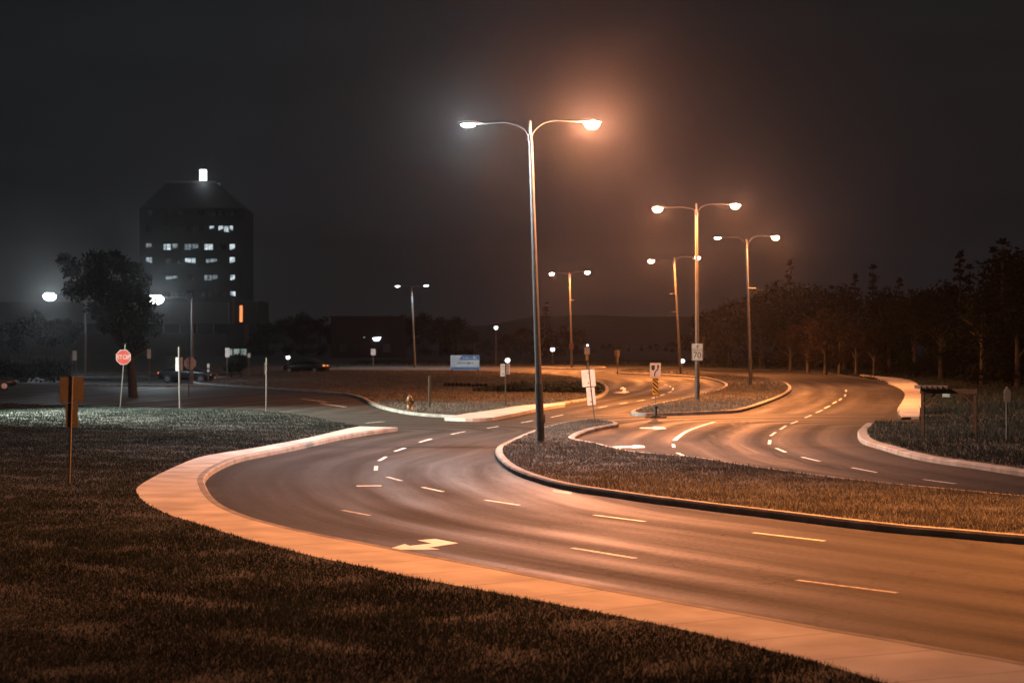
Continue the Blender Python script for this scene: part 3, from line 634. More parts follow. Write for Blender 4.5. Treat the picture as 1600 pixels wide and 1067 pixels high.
# ------------------------------------------------------------------ signs
def text_mesh(txt, size, name, m, parent, loc, sx=1.0):
    c = bpy.data.curves.new(name, 'FONT'); c.body = txt; c.size = size; c.align_x = 'CENTER'; c.align_y = 'CENTER'; c.extrude = .0015
    tmp = bpy.data.objects.new('tmp', c); COL.objects.link(tmp); bpy.context.view_layer.update()
    me = bpy.data.meshes.new_from_object(tmp); bpy.data.objects.remove(tmp)
    ob = link(name, me, m, parent, loc); ob.rotation_euler = (math.pi/2, 0, 0); ob.scale = (sx, 1, 1)
    return ob
def sign(name, label, bpx, tpx, panels, z=.14, pr=.03, postmat='galv', group=None, category='sign', yaw=0, side=-1):
    """panels: list of dict(px=(x0,y0,x1,y1), shape, m). side -1: panel on the camera's side of the post, +1: behind it (we see its back)"""
    b = G(bpx[0], bpx[1], z); d = b.y; T = AT(tpx[0], tpx[1], d)-b
    t = thing(name, label, category, b, group); t.rotation_euler.z = yaw
    mb = MB(); mb.tube([(0, 0, -.15), T], pr, 8); mb.build('post', M[postmat], t)
    objs = []
    for q in panels:
        x0, y0, x1, y1 = q['px']; A = AT(x0, y1, d)-b; B = AT(x1, y0, d)-b
        cx, cz, w, h = (A.x+B.x)/2, (A.z+B.z)/2, B.x-A.x, B.z-A.z; s_ = q.get('side', side)
        sh = q.get('shape', 'rect')
        if sh == 'oct': poly = [(w/2/math.cos(math.pi/8)*math.cos(math.pi/8+k*math.pi/4), h/2/math.cos(math.pi/8)*math.sin(math.pi/8+k*math.pi/4)) for k in range(8)]
        elif sh == 'house': poly = [(-w/2, -h*.42), (-w*.3, -h/2), (w*.3, -h/2), (w/2, -h*.42), (w/2, h*.22), (0, h/2), (-w/2, h*.22)]
        else:
            r_ = q.get('r', .12)*min(w, h); poly = []
            for (qx, qz, a0) in ((w/2-r_, -h/2+r_, -90), (w/2-r_, h/2-r_, 0), (-w/2+r_, h/2-r_, 90), (-w/2+r_, -h/2+r_, 180)):
                for k in range(4): a = math.radians(a0+k*30); poly.append((qx+r_*math.cos(a), qz+r_*math.sin(a)))
        ct = math.cos(q.get('tilt', 0)); sn = math.sin(q.get('tilt', 0)); poly = [(x*ct-z_*sn, x*sn+z_*ct) for x, z_ in poly]
        mb = MB(); yy = s_*(pr+.006); mb.prism(poly, -.004, .004)
        ob = mb.build(q.get('name', 'sign_panel'), q['m'] if not isinstance(q['m'], str) else M[q['m']], t, (cx, yy, cz)); objs.append((ob, w, h, yy))
        for u in (-.3, .3):
            mb = MB(); mb.tube([(0, -.0, u*h), (0, .001-s_*.004-s_*.01, u*h)], .012, 8)
            mb.box((0, -s_*(pr+.004), u*h), (pr*3.2, .012, .035))
            mb.build('bracket', M['galv'], ob)
    return t, objs
# nearest sign at left, seen from behind
sign('street_sign', 'back of a double road sign nearest the camera on the dark lawn', (108,756), (113,588),
     [dict(px=(94,589,131.5,628.5), m='darkback', r=.03), dict(px=(103,630,122,668), m='darkback', r=.04)], ZL, .026, side=1, yaw=.42)
t, ob = sign('stop_sign', 'red octagonal STOP sign on a leaning post at the lawn edge', (187.5,637), (196,537), [dict(px=(181.5,546.5,204.5,569.5), shape='oct', m='stopwhite')], ZL, .028)
o_, w, h, yy = ob[0]
mb = MB(); mb.prism([(.47*w/math.cos(math.pi/8)*math.cos(math.pi/8+k*math.pi/4), .47*w/math.cos(math.pi/8)*math.sin(math.pi/8+k*math.pi/4)) for k in range(8)], -.0065, -.0042); mb.build('red_face', M['signred'], o_)
text_mesh('STOP', .27*w/.75*1.12, 'lettering', M['stopwhite'], o_, (0, -.0095, -.005), .95)
sign('street_sign', 'narrow grey sign back on a tall pale post right of the STOP sign', (281,637.5), (279.5,542), [dict(px=(274,558.5,285,579.5), m='signback', r=.05)], ZL, .045, side=1)
sign('stop_sign', 'octagonal sign seen from behind on a dark post across the side street', (294.5,616), (297,558), [dict(px=(287.5,558,306,577), shape='oct', m='signback')], .1, .04, 'darksteel', side=1)
sign('street_sign', 'narrow brown sign turned edge-on at the right end of the lawn', (416,641), (416.5,559), [dict(px=(412.5,566,419.5,585), m='wood', r=.05)], ZL, .035, side=1)
sign('street_sign', 'pair of dim grey sign boards on a post beside the far pavement', (790,634), (790,568), [dict(px=(782,568.5,789.4,588), m='signback', r=.03), dict(px=(790.6,568.5,796.5,585), m='signback', r=.03)], .12, .03, 'wood', side=1)
sign('street_sign', 'leaning pale double sign seen from behind at the tip of the near median', (930,661), (919,566), [dict(px=(909,577.5,930,604), m='signwhite', r=.03, tilt=.09), dict(px=(917,605,930,633), m='signwhite', r=.03, tilt=.09)], .14, .022, 'darksteel', side=1)
t, ob = sign('keep_right_sign', 'keep-right sign over yellow and black striped hazard board on the island nose', (1024.5,652), (1023.5,566),
     [dict(px=(1015.5,567,1032.5,588.5), m='signwhite', r=.06), dict(px=(1019.3,590,1028.7,617), m='signyellow', r=.3, name='hazard_board')], .02, .018, 'galv')
o_, w, h, yy = ob[0]
mb = MB(); mb.prism([(-.36*w, .02*h), (-.20*w, -.06*h), (-.06*w, .04*h), (-.04*w, .34*h), (-.38*w, .34*h)], -.0065, -.0042); mb.build('shield_mark', M['signblack'], o_)
P = cat([(-.08*w, -.46*h), (-.06*w, -.25*h), (.02*w, -.12*h), (.16*w, 0), (.24*w, .12*h), (.24*w, .26*h)], 5)
for i in range(len(P)-1): pass
mb = MB(); hw = .055*w
v = []
for i, p in enumerate(P):
    tt = (np.array(P[min(i+1, len(P)-1)])-np.array(P[max(i-1, 0)])); tt /= np.hypot(*tt); nn = np.array([-tt[1], tt[0]])
    a = np.array(p)+nn*hw; c = np.array(p)-nn*hw; v += [(a[0], -.005, a[1]), (c[0], -.005, c[1])]
mb.add(v, [(2*i, 2*i+2, 2*i+3, 2*i+1) for i in range(len(P)-1)])
mb.prism([(.12*w, .20*h), (.36*w, .20*h), (.24*w, .44*h)], -.0062, -.0045); mb.build('arrow_mark', M['signblack'], o_)
o_, w, h, yy = ob[1]
for k in range(-3, 4):
    z0 = k*h*.235; q = []
    for (x, z_) in ((-w*.46, z0+w*.42), (-w*.46, z0+w*.42+h*.115), (w*.46, z0-w*.42+h*.115), (w*.46, z0-w*.42)): q.append((x, max(-h*.46, min(h*.46, z_))))
    if max(a[1] for a in q)-min(a[1] for a in q) > .02: mb = MB(); mb.prism(q[::-1], -.0065, -.0042); mb.build('stripe', M['signblack'], o_)
mb = MB(); mb.tube([(0, 0, .0), (0, 0, .42)], [.075, .06], 10); mb.lathe([(.06, .42), (.10, .44), (.10, .50), (.02, .53)], n=10); mb.build('post_sleeve', M['rubber'], t)
mb = MB(); mb.box((0, 0, .02), (.95, .55, .05)); mb.box((0, 0, .065), (.4, .3, .04)); mb.build('base_plate', M['rubber'], t, bevel=.01)
# speed limit sign, hung on the second street lamp
b = G(1089.5, 626, .14); d = b.y; c0 = AT(1089, 550, d)
t = thing('speed_limit_sign', 'white MAXIMUM 70 speed limit sign strapped to an orange-lit lamp pole', 'sign', (c0.x, c0.y-.135, c0.z))
w, h = 17*d/F, 26.5*d/F
mb = MB(); mb.prism([(-w/2, -h/2), (w/2, -h/2), (w/2, h/2), (-w/2, h/2)], -.004, .004); mb.build('sign_panel', M['signwhite'], t)
mb = MB()
for (x0, z0, x1, z1) in ((-.47, .205, .47, .22), (-.47, -.485, .47, -.47), (-.47, -.485, -.445, .22), (.445, -.485, .47, .22)):
    mb.box(((x0+x1)/2*w, -.0062, (z0+z1)/2*h), ((x1-x0)*w, .003, (z1-z0)*h))
mb.build('border', M['signblack'], t)
text_mesh('MAXIMUM', .115*h, 'lettering', M['signblack'], t, (0, -.0075, .10*h), 1.0)
text_mesh('70', .52*h, 'lettering', M['signblack'], t, (0, -.0075, -.20*h), .92)
mb = MB(); mb.box((0, .02, .33*h), (.24, .03, .05)); mb.box((0, .02, -.33*h), (.24, .03, .05)); mb.tube([(0, -.012, .42*h), (0, -.012, .26*h)], .035, 8); mb.build('strap', M['galv'], t)
sign('street_sign', 'small square road sign with dark mark below the tiny white lamp', (917.5,584), (917,543), [dict(px=(913,543,921.5,553.5), m='signwhite', r=.05), dict(px=(915,554,919.5,563), m='signyellow', r=.1)], .14, .04, 'wood')
sign('street_sign', 'small brown sign back alone on the far verge', (965,583), (964,546), [dict(px=(960.5,547,968.5,557.5), m='wood', r=.05), dict(px=(962,558,966.5,566), m='wood', r=.1)], .14, .04, 'wood', side=1)
sign('street_sign', 'small dim sign strapped to the farthest orange lamp pole', (893,574.5), (893,536), [dict(px=(889.5,536,896.5,546), m='brick', r=.3)], .14, .03, 'galv', side=-1)
sign('parking_sign', 'white parking sign at left above the double sign board', (121,590), (117,548), [dict(px=(113.5,548,120,563), m='signwhite', r=.1)], .1, .03, 'darksteel', group=None)
sign('parking_sign', 'white parking sign on a thin post just right of the big tree', (233.5,599), (233,544), [dict(px=(230,545.5,236,560), m='signwhite', r=.1)], .1, .03, 'galv')
sign('parking_sign', 'bright white parking sign left of the lit entrance', (354.5,596), (355,543), [dict(px=(352,543.5,359,558), m='signwhite', r=.1)], .1, .035, 'galv')
sign('parking_sign', 'small pale sign to the right of the lit entrance', (389,593), (389,550), [dict(px=(387,552,391.5,558.5), m='signwhite', r=.1)], .1, .03, 'darksteel')
sign('marker_post', 'short marker post with a white tag behind the dark car', (325.5,597), (325.5,568), [dict(px=(323.8,568,327.6,574.5), m='signwhite', r=.2), dict(px=(324,577,327.5,581), m='signwhite', r=.2)], .1, .05, 'darksteel', category='marker post')
sign('street_sign', 'dim white arrow-topped sign alone in the dark at far right', (1573,690), (1573,604), [dict(px=(1568,605,1579,628.5), shape='house', m='signwhite')], .16, .03, 'darksteel')
sign('street_sign', 'small square sign standing far behind the campus board, left of it', (583,572), (583,545), [dict(px=(579.5,545,587,555), m='signback', r=.1)], .1, .05, 'darksteel')
# slim posts
def post(bpx, ty, label, m, r=.05, z=.12):
    b = G(bpx[0], bpx[1], z); hgt = AT(bpx[0], ty, b.y).z-b.z
    mb = MB(); mb.tube([(0, 0, -.2), (0, 0, hgt-.03)], r, 10); mb.lathe([(r, hgt-.03), (r*.7, hgt), (.001, hgt+.012)], n=10); mb.tube([(0, 0, hgt*.86), (0, 0, hgt*.88)], r*1.12, 10)
    tag(mb.build('marker_post', M[m], None, b), label, 'post')
post((671,636), 588, 'dark square-topped post standing alone on the verge beside the hydrant', 'wood', .06)
post((1427,586), 557, 'thin lone post in front of the dark right-hand trees', 'wood', .06)
# campus sign board
b0, b1 = G(706, 602, .12), G(748, 602, .12); d = (b0.y+b1.y)/2; c = (b0+b1)/2
t = thing('campus_sign', 'wide white and blue notice board on two legs across the junction', 'sign board', c)
k = d/F; X0, X1 = (704-800)*k-c.x, (749-800)*k-c.x; Z = lambda y: HC-(y-YH)*k-c.z
mb = MB(); mb.box(((X0+X1)/2, 0, (Z(555)+Z(577.5))/2), (X1-X0, .14, Z(555)-Z(577.5))); bd = mb.build('board', M['glowface'], t, bevel=.01)
mb = MB(); xm = X0+(X1-X0)*.30; mb.prism([(xm, Z(562.2)), (X1-.02, Z(562.2)), (X1-.02, Z(555.4)), (xm+.22, Z(555.4))], -.076, -.0725); mb.build('header_band', M['lightblue'], bd)
mb = MB(); mb.box(((X0+X1)/2, -.0745, Z(575.4)), (X1-X0-.04, .004, Z(573.4)-Z(577.2))); mb.build('footer_band', M['lightblue'], bd)
mb = MB(); mb.box(((X0+xm)/2, -.0745, Z(561.2)), (xm-X0-.05, .004, .05)); x = xm+.3
while x < X1-.2:
    wl = random.uniform(.05, .10); hl = random.choice((.13, .13, .19)); mb.box((x, -.0785, Z(559.4)+hl/2-.06), (wl, .004, hl)); x += wl+random.choice((.035, .035, .035, .10))
mb.build('lettering', M['glowface'], bd)
mb = MB(); x = X0+(X1-X0)*.25
while x < X0+(X1-X0)*.78:
    wl = random.uniform(.04, .07); mb.box((x, -.0745, Z(567.3)), (wl, .004, random.choice((.08, .12)))); x += wl+random.choice((.03, .03, .08))
mb.build('lettering', M['brick'], bd)
for x in (X0+.1, X1-.1):
    mb = MB(); mb.box((x, 0, Z(577.5)/2-.12), (.10, .10, Z(577.5)+.24)); mb.build('leg', M['darksteel'], t)
# fire hydrant
b = G(640, 641, .12)
t = thing('fire_hydrant', 'orange-yellow fire hydrant on the verge by the side street', 'hydrant', b)
mb = MB(); mb.lathe([(.001, 0), (.20, 0), (.20, .04), (.13, .05), (.125, .45), (.16, .46), (.16, .50), (.13, .52)], n=16); mb.build('barrel', M['hydrant'], t)
mb = MB(); mb.lathe([(.13, .52), (.14, .56), (.11, .64), (.05, .68), (.05, .73), (.001, .74)], n=16); mb.build('bonnet', M['hydrant'], t)
for s_ in (-1, 1):
    mb = MB(); mb.tube([(s_*.10, 0, .38), (s_*.19, 0, .38)], .06, 10); mb.tube([(s_*.19, 0, .38), (s_*.22, 0, .38)], .075, 8); mb.build('outlet_cap', M['hydrant'], t)
mb = MB(); mb.tube([(0, -.1, .33), (0, -.2, .33)], .08, 10); mb.tube([(0, -.2, .33), (0, -.235, .33)], .095, 8); mb.build('pumper_cap', M['hydrant'], t)

# timber arbour at right
bA, bB = G(1442, 684, .16), G(1524, 686, .16)
t = thing('timber_arbour', 'low dark timber arbour with projecting rafters beside the right pavement', 'arbour', bA)
v = bB-bA; ln = math.hypot(v.x, v.y); ang = math.atan2(v.y, v.x); R_ = Matrix.Rotation(ang, 3, 'Z'); ht = 1.66
for (u, w_) in ((0, 0), (ln, 0)):
    mb = MB(); mb.box(R_ @ Vector((u, w_, ht/2-.1)), (.11, .11, ht+.2), R_); mb.build('post', M['wood'], t)
for w_ in (-.05, .05):
    mb = MB(); mb.box(R_ @ Vector((ln/2, w_, ht-.05)), (ln+.16, .05, .16), R_); mb.build('beam', M['wood'], t)
for i in range(6):
    u = -.16+i*.185; mb = MB()
    mb.box(R_ @ Vector((u, 0, ht+.085)), (.055, .9, .11), R_ @ Matrix.Rotation(math.radians(28), 3, 'Z')); mb.build('rafter', M['wood'], t)
for (u, s_) in ((0, 1), (ln, -1)):
    mb = MB(); mb.box(R_ @ Vector((u+s_*.22, -.02, ht-.34)), (.07, .06, .58), R_ @ Matrix.Rotation(s_*math.radians(45), 3, 'Y')); mb.build('brace', M['wood'], t)
c = AT(1479.5, 614, bA.y-.24); t = thing('notice_sign', 'small square pale notice hanging on the dark timber arbour', 'sign', c, None, math.radians(-48))
mb = MB(); mb.box((0, 0, 0), (.36, .02, .27)); mb.build('sign_panel', M['signwhite'], t); mb = MB(); mb.box((0, .075, .09), (.03, .13, .10)); mb.build('hanger', M['wood'], t)

# ------------------------------------------------------------------ cars
def car(label, px, py, yaw, lit=None, z=0.004, length=4.4):
    b = G(px, py, z); t = thing('parked_car', label, 'car', b, 'dark cars on the left'); t.rotation_euler.z = yaw
    st = [(-2.18, .42, .72, .72), (-2.1, .30, .90, .80), (-1.6, .26, .98, .86), (-.9, .25, 1.0, .88), (0, .24, .98, .89), (.8, .24, .95, .88), (1.4, .25, .90, .85), (1.95, .28, .80, .78), (2.18, .40, .66, .62)]
    def loft(stn, rng):
        v = []; f = []; n = len(rng(stn[0]))
        for s_ in stn: v += rng(s_)
        for i in range(len(stn)-1):
            for k in range(n): f.append((i*n+k, i*n+(k+1) % n, (i+1)*n+(k+1) % n, (i+1)*n+k))
        f += [tuple(range(n))[::-1], tuple(range((len(stn)-1)*n, len(stn)*n))]
        return v, f
    def rb(s_):
        x, zb, zt, w = s_; return [(x, -w*.9, zb), (x, -w, zb+.15), (x, -w, zt-.16), (x, -w*.9, zt-.03), (x, -w*.5, zt), (x, w*.5, zt), (x, w*.9, zt-.03), (x, w, zt-.16), (x, w, zb+.15), (x, w*.9, zb)]
    mb = MB(); mb.add(*loft(st, rb), True); mb.build('body', M['carpaint'], t)
    cs = [(-1.75, .97, .80, .97), (-1.15, .72, .72, 1.33), (-.6, .70, .68, 1.42), (.05, .70, .66, 1.42), (.45, .72, .68, 1.36), (1.2, .78, .80, .94)]
    def rc(s_):
        x, wb, wt, zt = s_; wb = .84; return [(x, -wb, .90), (x, -wt*.9, zt-.05), (x, -wt*.6, zt), (x, wt*.6, zt), (x, wt*.9, zt-.05), (x, wb, .90)]
    mb = MB(); mb.add(*loft(cs, rc), True); cab = mb.build('cabin', M['carglass'], t)
    rs = [(-1.0, 0, .66, 1.37), (-.6, 0, .66, 1.436), (.05, 0, .64, 1.436), (.42, 0, .64, 1.385)]
    mb = MB(); mb.add(*loft(rs, lambda s_: [(s_[0], -s_[2], s_[3]-.06), (s_[0], -s_[2]*.6, s_[3]), (s_[0], s_[2]*.6, s_[3]), (s_[0], s_[2], s_[3]-.06)]), True); mb.build('roof', M['carpaint'], t)
    for sx in (-1.35, 1.35):
        for sy in (-1, 1):
            mb = MB(); mb.tube([(sx, sy*.68, .31), (sx, sy*.90, .31)], .31, 20); wh = mb.build('wheel', M['rubber'], t)
            mb = MB(); mb.tube([(sx, sy*.895, .31), (sx, sy*.91, .31)], .19, 14); mb.build('rim', M['chrome'], wh)
    for sy in (-1, 1):
        mb = MB(); mb.box((2.08, sy*.52, .62), (.16, .30, .12)); mb.build('headlight', M['chrome'], t, bevel=.02)
        mb = MB(); mb.box((-2.12, sy*.58, .76), (.14, .28, .15)); mb.build('tail_light', M['amber'] if lit and sy in lit else M['signred'], t, bevel=.02)
        mb = MB(); mb.box((.85, sy*.98, .98), (.10, .16, .10)); mb.build('mirror', M['carpaint'], t, bevel=.02)
    mb = MB(); mb.box((2.17, 0, .42), (.06, .5, .11)); mb.build('number_plate', M['signwhite'], t)
    return t
car('dark car with an amber rear light between the two sign posts', 294, 598, math.radians(-12), lit=(-1,))
car('dark car cut off by the left edge of the picture', -28, 610, math.radians(20))
car('far dark car with an amber rear light beyond the edge-on sign', 478, 583, math.radians(160), lit=(1,))

# ------------------------------------------------------------------ buildings
dT = 460.0
def wx(px, d=dT): return (px-800)*d/F
def wz(py, d=dT): return HC-(py-YH)*d/F
tw = thing('office_tower', 'dark tower block with chamfered top, lit windows and glowing roof lantern', 'building', (wx(307), dT, 0))
ox = wx(307); xl, xr = wx(218)-ox, wx(378.5)-ox; zt, ze = wz(283), wz(325); D = 20
mb = MB(); a0, a1 = (260-800)*466/F-ox, (345-800)*474/F-ox
v = [(xl, 0, -6), (xr, 0, -6), (xr, D, -6), (xl, D, -6), (xl, 0, ze), (xr, 0, ze), (xr, D, ze), (xl, D, ze)]
mb.add(v, [(0, 1, 5, 4), (1, 2, 6, 5), (2, 3, 7, 6), (3, 0, 4, 7)]); mb.build('wall', M['dwall'], tw)
mb = MB(); dd = 6.4
v = [(xl, 0, ze), (xr, 0, ze), (xr, D, ze), (xl, D, ze), (a0, dd, zt), (a1, dd, zt), (a1, D-dd, zt), (a0, D-dd, zt)]
mb.add(v, [(0, 1, 5, 4), (1, 2, 6, 5), (2, 3, 7, 6), (3, 0, 4, 7), (4, 5, 6, 7)])
rf = mb.build('roof', M['dwall'], tw)
mb = MB()
for (x0, y0, x1, y1) in ((a0, dd, a1, dd+.35), (a0, D-dd-.35, a1, D-dd)): mb.box(((x0+x1)/2, (y0+y1)/2, zt+.3), (x1-x0, .35, .6))
mb.build('parapet', M['palestone'], rf)
yl = dd+1.6; zl0, zl1 = wz(280.5), wz(261); mb = MB()
mb.box((wx(309)-ox, yl, (zl0+zl1)/2), (wx(314)-wx(304), 1.6, zl1-zl0)); ln_ = mb.build('roof_lantern', M['lantern'], tw, bevel=.15)
mb = MB(); mb.tube([(wx(309)-ox, yl, zl1), (wx(309)-ox, yl, wz(249))], [.18, .06], 8); mb.lathe([(1.25, 0), (.9, .35), (.2, .6)], (wx(309)-ox, yl, zl1+.01), 10); mb.box((wx(309)-ox, yl, zt+.25), (2.6, 2.4, .5)); mb.build('mast', M['darksteel'], ln_)
point_light('lamp_light', 'led', LED, 300, (wx(309)-ox, yl-1.8, (zl0+zl1)/2), tw, .5)
def window(px, py, w, h, m, blind=False):
    x, z = wx(px)-ox, wz(py); mb = MB(); ww, hh = w*dT/F, h*dT/F; fr = .14
    for (cx, cz, sx, sz) in ((x, z+hh/2+fr/2, ww+2*fr, fr), (x, z-hh/2-fr/2, ww+2*fr, fr), (x-ww/2-fr/2, z, fr, hh), (x+ww/2+fr/2, z, fr, hh)): mb.box((cx, -.08, cz), (sx, .2, sz))
    if w > 8: mb.box((x+random.uniform(-.15, .15)*ww, -.10, z), (.12, .14, hh))
    f = mb.build('window', M['dwall'], tw); mb = MB(); mb.box((x, -.02, z), (ww, .03, hh)); mb.build('pane', M[m], f)
    if blind:
        mb = MB(); bh = hh*random.uniform(.25, .5)
        s_ = random.choice((-1, 1)); mb.prism([(x-ww/2, z-hh/2), (x+ww/2, z-hh/2), (x+ww/2, z-hh/2+(bh if s_ > 0 else bh*.2)), (x-ww/2, z-hh/2+(bh*.2 if s_ > 0 else bh))], -.09, -.05); mb.build('blind', M['dwall'], f)
lit = [(331,356,7,5,'win_bright',1),(345.5,357,8,8,'win_bright',1),(354,358,8,9,'win_bright',0),(361,357,6,8,'win_bright',1),
 (232.5,384,8,7,'win_mid',1),(261.5,386,11,9,'win_bright',0),(273.5,385.5,8,9,'win_mid',1),(293.5,386,10,9,'win_mid',0),(305,385.5,9,8,'win_mid',1),(326,386,13,9,'win_bright',0),(363,386.5,8,10,'win_bright',1),
 (233,407,9,9,'win_bright',1),(297.5,408,16,9,'win_bright',1),(330.5,408,17,7,'win_mid',1),(363,407,8,10,'win_bright',1),
 (268,434,18,6,'win_mid',1),(325.5,434,12,8,'win_mid',0),(336,434,8,8,'win_mid',1),(363.5,434,7,9,'win_bright',1),(364,459.5,8,8,'win_bright',1)]
for a in lit: window(*a[:5], blind=bool(a[5]))
done = {(round(a[0]/12), round(a[1]/20)) for a in lit}
for py in (333,357,386,408,434,460):
    for px in (233,262,280,297,315,331,347,363):
        if all(abs(px-a[0]) > (a[2]/2+8) or abs(py-a[1]) > 9 for a in lit): window(px, py, 10, 8, 'dglass')
dP = 335.0; bxp = lambda px: wx(px, dP); bzp = lambda py: wz(py, dP)
pd = thing('hospital_wing', 'long low grey building wing in front of the tower', 'building', (bxp(180), dP, 0)); ox2 = bxp(180)
def pbox(mb, x0, x1, y0, y1, dy=0, th=1.0): mb.box(((bxp(x0)+bxp(x1))/2-ox2, dy+th/2, (bzp(y0)+bzp(y1))/2), (bxp(x1)-bxp(x0), th, bzp(y0)-bzp(y1)))
mb = MB(); pbox(mb, -260, 356, 472, 506, 0, 20); mb.build('upper_wall', M['wall'], pd)
mb = MB(); pbox(mb, -260, 356, 506, 521, .6, 19); mb.build('window_band', M['dglass'], pd)
mb = MB(); pbox(mb, -260, 352, 521, 556, 0, 20); mb.build('lower_wall', M['wall'], pd)
mb = MB(); pbox(mb, -260, 352, 556, 585, .8, 18); mb.build('plinth', M['dwall'], pd)
for px in range(-240, 352, 26):
    mb = MB(); pbox(mb, px, px+2.5, 506, 521, .25, .35); mb.build('mullion', M['wall'], pd)
for px in (236, 262, 288, 314, 338):
    mb = MB(); pbox(mb, px, px+4, 556, 590, .1, .7); mb.build('pier', M['wall'], pd)
en = thing('stair_tower', 'dark stair tower with a slim orange light strip above the lit entrance', 'building', (bxp(372), dP-2, 0)); ox2 = bxp(372)
mb = MB(); pbox(mb, 352, 404, 470, 590, 4, 12); mb.build('wall', M['dwall'], en)
mb = MB(); pbox(mb, 372, 376.5, 477, 503, 3.85, .14); mb.build('light_strip', M['strip'], en)
mb = MB(); pbox(mb, 379.5, 387, 507, 545, 3.4, .6); mb.build('pilaster', M['brick'], en)
mb = MB(); pbox(mb, 360, 363.5, 466, 506, 3.5, .5); mb.build('pilaster', M['brick'], en)
mb = MB(); pbox(mb, 352, 384, 545, 580, 3.9, .08); ep = mb.build('entrance', M['entry'], en)
mb = MB()
for px in (352, 362, 373, 384): pbox(mb, px-.8, px+.8, 545, 585, 3.5, .36)
pbox(mb, 349, 388, 541, 545, 1.5, 2.3); mb.build('entrance_frame', M['dwall'], ep)
# far flat building with one lit corner lamp, between the trees
fb_ = thing('low_building', 'low dark building with a single bright wall light among the far trees', 'building', (wx(572, 300), 300, 0)); ox2 = wx(572, 300)
mb = MB(); mb.box((0, 6, 3.2), (11, 12, 6.4)); mb.build('wall', M['dwall'], fb_)
mb = MB(); mb.box((0, 6, 6.5), (11.6, 12.6, .25)); mb.build('roof', M['dwall'], fb_)
mb = MB(); mb.prism([(1.3, 2.72), (2.0, 2.75), (2.35, 3.35), (1.0, 3.2)], -.16, -.02); mb.build('wall_light', M['globe'], fb_)
mb = MB(); mb.box((-.3, -.05, 3.3), (.25, .1, .2)); mb.build('wall_light', M['win_mid'], fb_)
for x in (-3.5, -1.6, 3.2):
    mb = MB(); mb.box((x, -.03, 1.6), (1.1, .08, 1.3)); mb.build('window', M['dglass'], fb_)

# ------------------------------------------------------------------ trees
def leaf_cloud(centers, radii, n, size, rng, flat=.8):
    per = np.maximum((n*np.array(radii)**2/np.sum(np.array(radii)**2)).astype(int), 20); V = []
    for c, r_, k in zip(centers, radii, per):
        u = rng.normal(size=(k, 3)); u /= np.linalg.norm(u, axis=1)[:, None]; rr = r_*(rng.random(k)**.45)*(1+.18*rng.normal(size=k))
        p = np.array(c)+u*rr[:, None]*np.array([1, 1, flat])
        a = rng.normal(size=(k, 3)); a /= np.linalg.norm(a, axis=1)[:, None]; b = np.cross(a, rng.normal(size=(k, 3))); b /= np.linalg.norm(b, axis=1)[:, None]
        s_ = (size*(.5+rng.random(k)))[:, None]
        V.append(np.stack([p-a*s_, p-b*s_*.45, p+a*s_, p+b*s_*.45], 1))
    return np.concatenate(V).reshape(-1, 3)
def quads_mesh(name, V, m):
    n = len(V)//4; me = bpy.data.meshes.new(name); me.vertices.add(4*n); me.vertices.foreach_set('co', V.ravel())
    me.loops.add(4*n); me.loops.foreach_set('vertex_index', np.arange(4*n, dtype=np.int32)); me.polygons.add(n); me.polygons.foreach_set('loop_start', np.arange(0, 4*n, 4, dtype=np.int32))
    me.update(calc_edges=True); me.materials.append(m); return me
def trunk_mesh(H, r, limbs, m, lean=0, rng=None):
    mb = MB(); top = Vector((lean*H*.3, 0, H*.72)); pts = [Vector((0, 0, -.2)), Vector((lean*H*.05, 0, H*.2)), Vector((lean*H*.15, 0, H*.45)), top]
    mb.tube(pts, [r*1.3, r, r*.75, r*.25], 8)
    for (z0, dx, dy, dz) in limbs:
        s_ = Vector((lean*H*.2*z0, 0, H*z0)); mb.tube([s_, s_+Vector((dx*.45, dy*.45, dz*.6)), s_+Vector((dx, dy, dz))], [r*.5, r*.33, r*.12], 6)
    me = bpy.data.meshes.new('trunk'); me.from_pydata(mb.v, [], mb.f); me.update(); me.materials.append(m); return me
def broadleaf(seed, H, Wd, n, size, lm, bm_, low=.28):
    rng = np.random.default_rng(seed); C = []; R = []
    for i in range(16):
        a = rng.uniform(0, 2*math.pi); zz = rng.uniform(low, .9); prof = math.sin(math.pi*min(1, max(.12, (zz-low+.12)/(1.06-low))))
        q = Wd*.36*prof*rng.random()**.5; C.append((math.cos(a)*q, math.sin(a)*q, H*zz)); R.append(Wd*rng.uniform(.13, .23)*(.7+.3*prof))
    C.append((0, 0, H*.62)); R.append(Wd*.27)
    limbs = [(rng.uniform(.25, .5), *(np.array([math.cos(a), math.sin(a)])*Wd*.3), H*rng.uniform(.15, .3)) for a in rng.uniform(0, 2*math.pi, 6)]
    return quads_mesh('crown', leaf_cloud(C, R, n, size, rng), lm), trunk_mesh(H, .018*H+.03, limbs, bm_)
def conifer(seed, H, Wd, n, size):
    rng = np.random.default_rng(seed); C = []; R = []; lv = 17
    for i in range(lv):
        u = i/(lv-1); zz = H*(.10+.86*u); rad = Wd*.5*(1-u)**.75*rng.uniform(.72, 1.15)+.14
        k = max(2, int(7*(1-u))+1); a0 = rng.uniform(0, 6)
        for j in range(k):
            a = a0+j*2*math.pi/k+rng.normal()*.25; C.append((math.cos(a)*rad*.62, math.sin(a)*rad*.62, zz-rad*.22+rng.normal()*.12)); R.append(rad*.46+.14)
    C.append((0, 0, H*.985)); R.append(.22)
    return quads_mesh('crown', leaf_cloud(C, R, n, size, rng, .55), M['needle']), trunk_mesh(H*1.3, .014*H+.03, [], M['bark'])
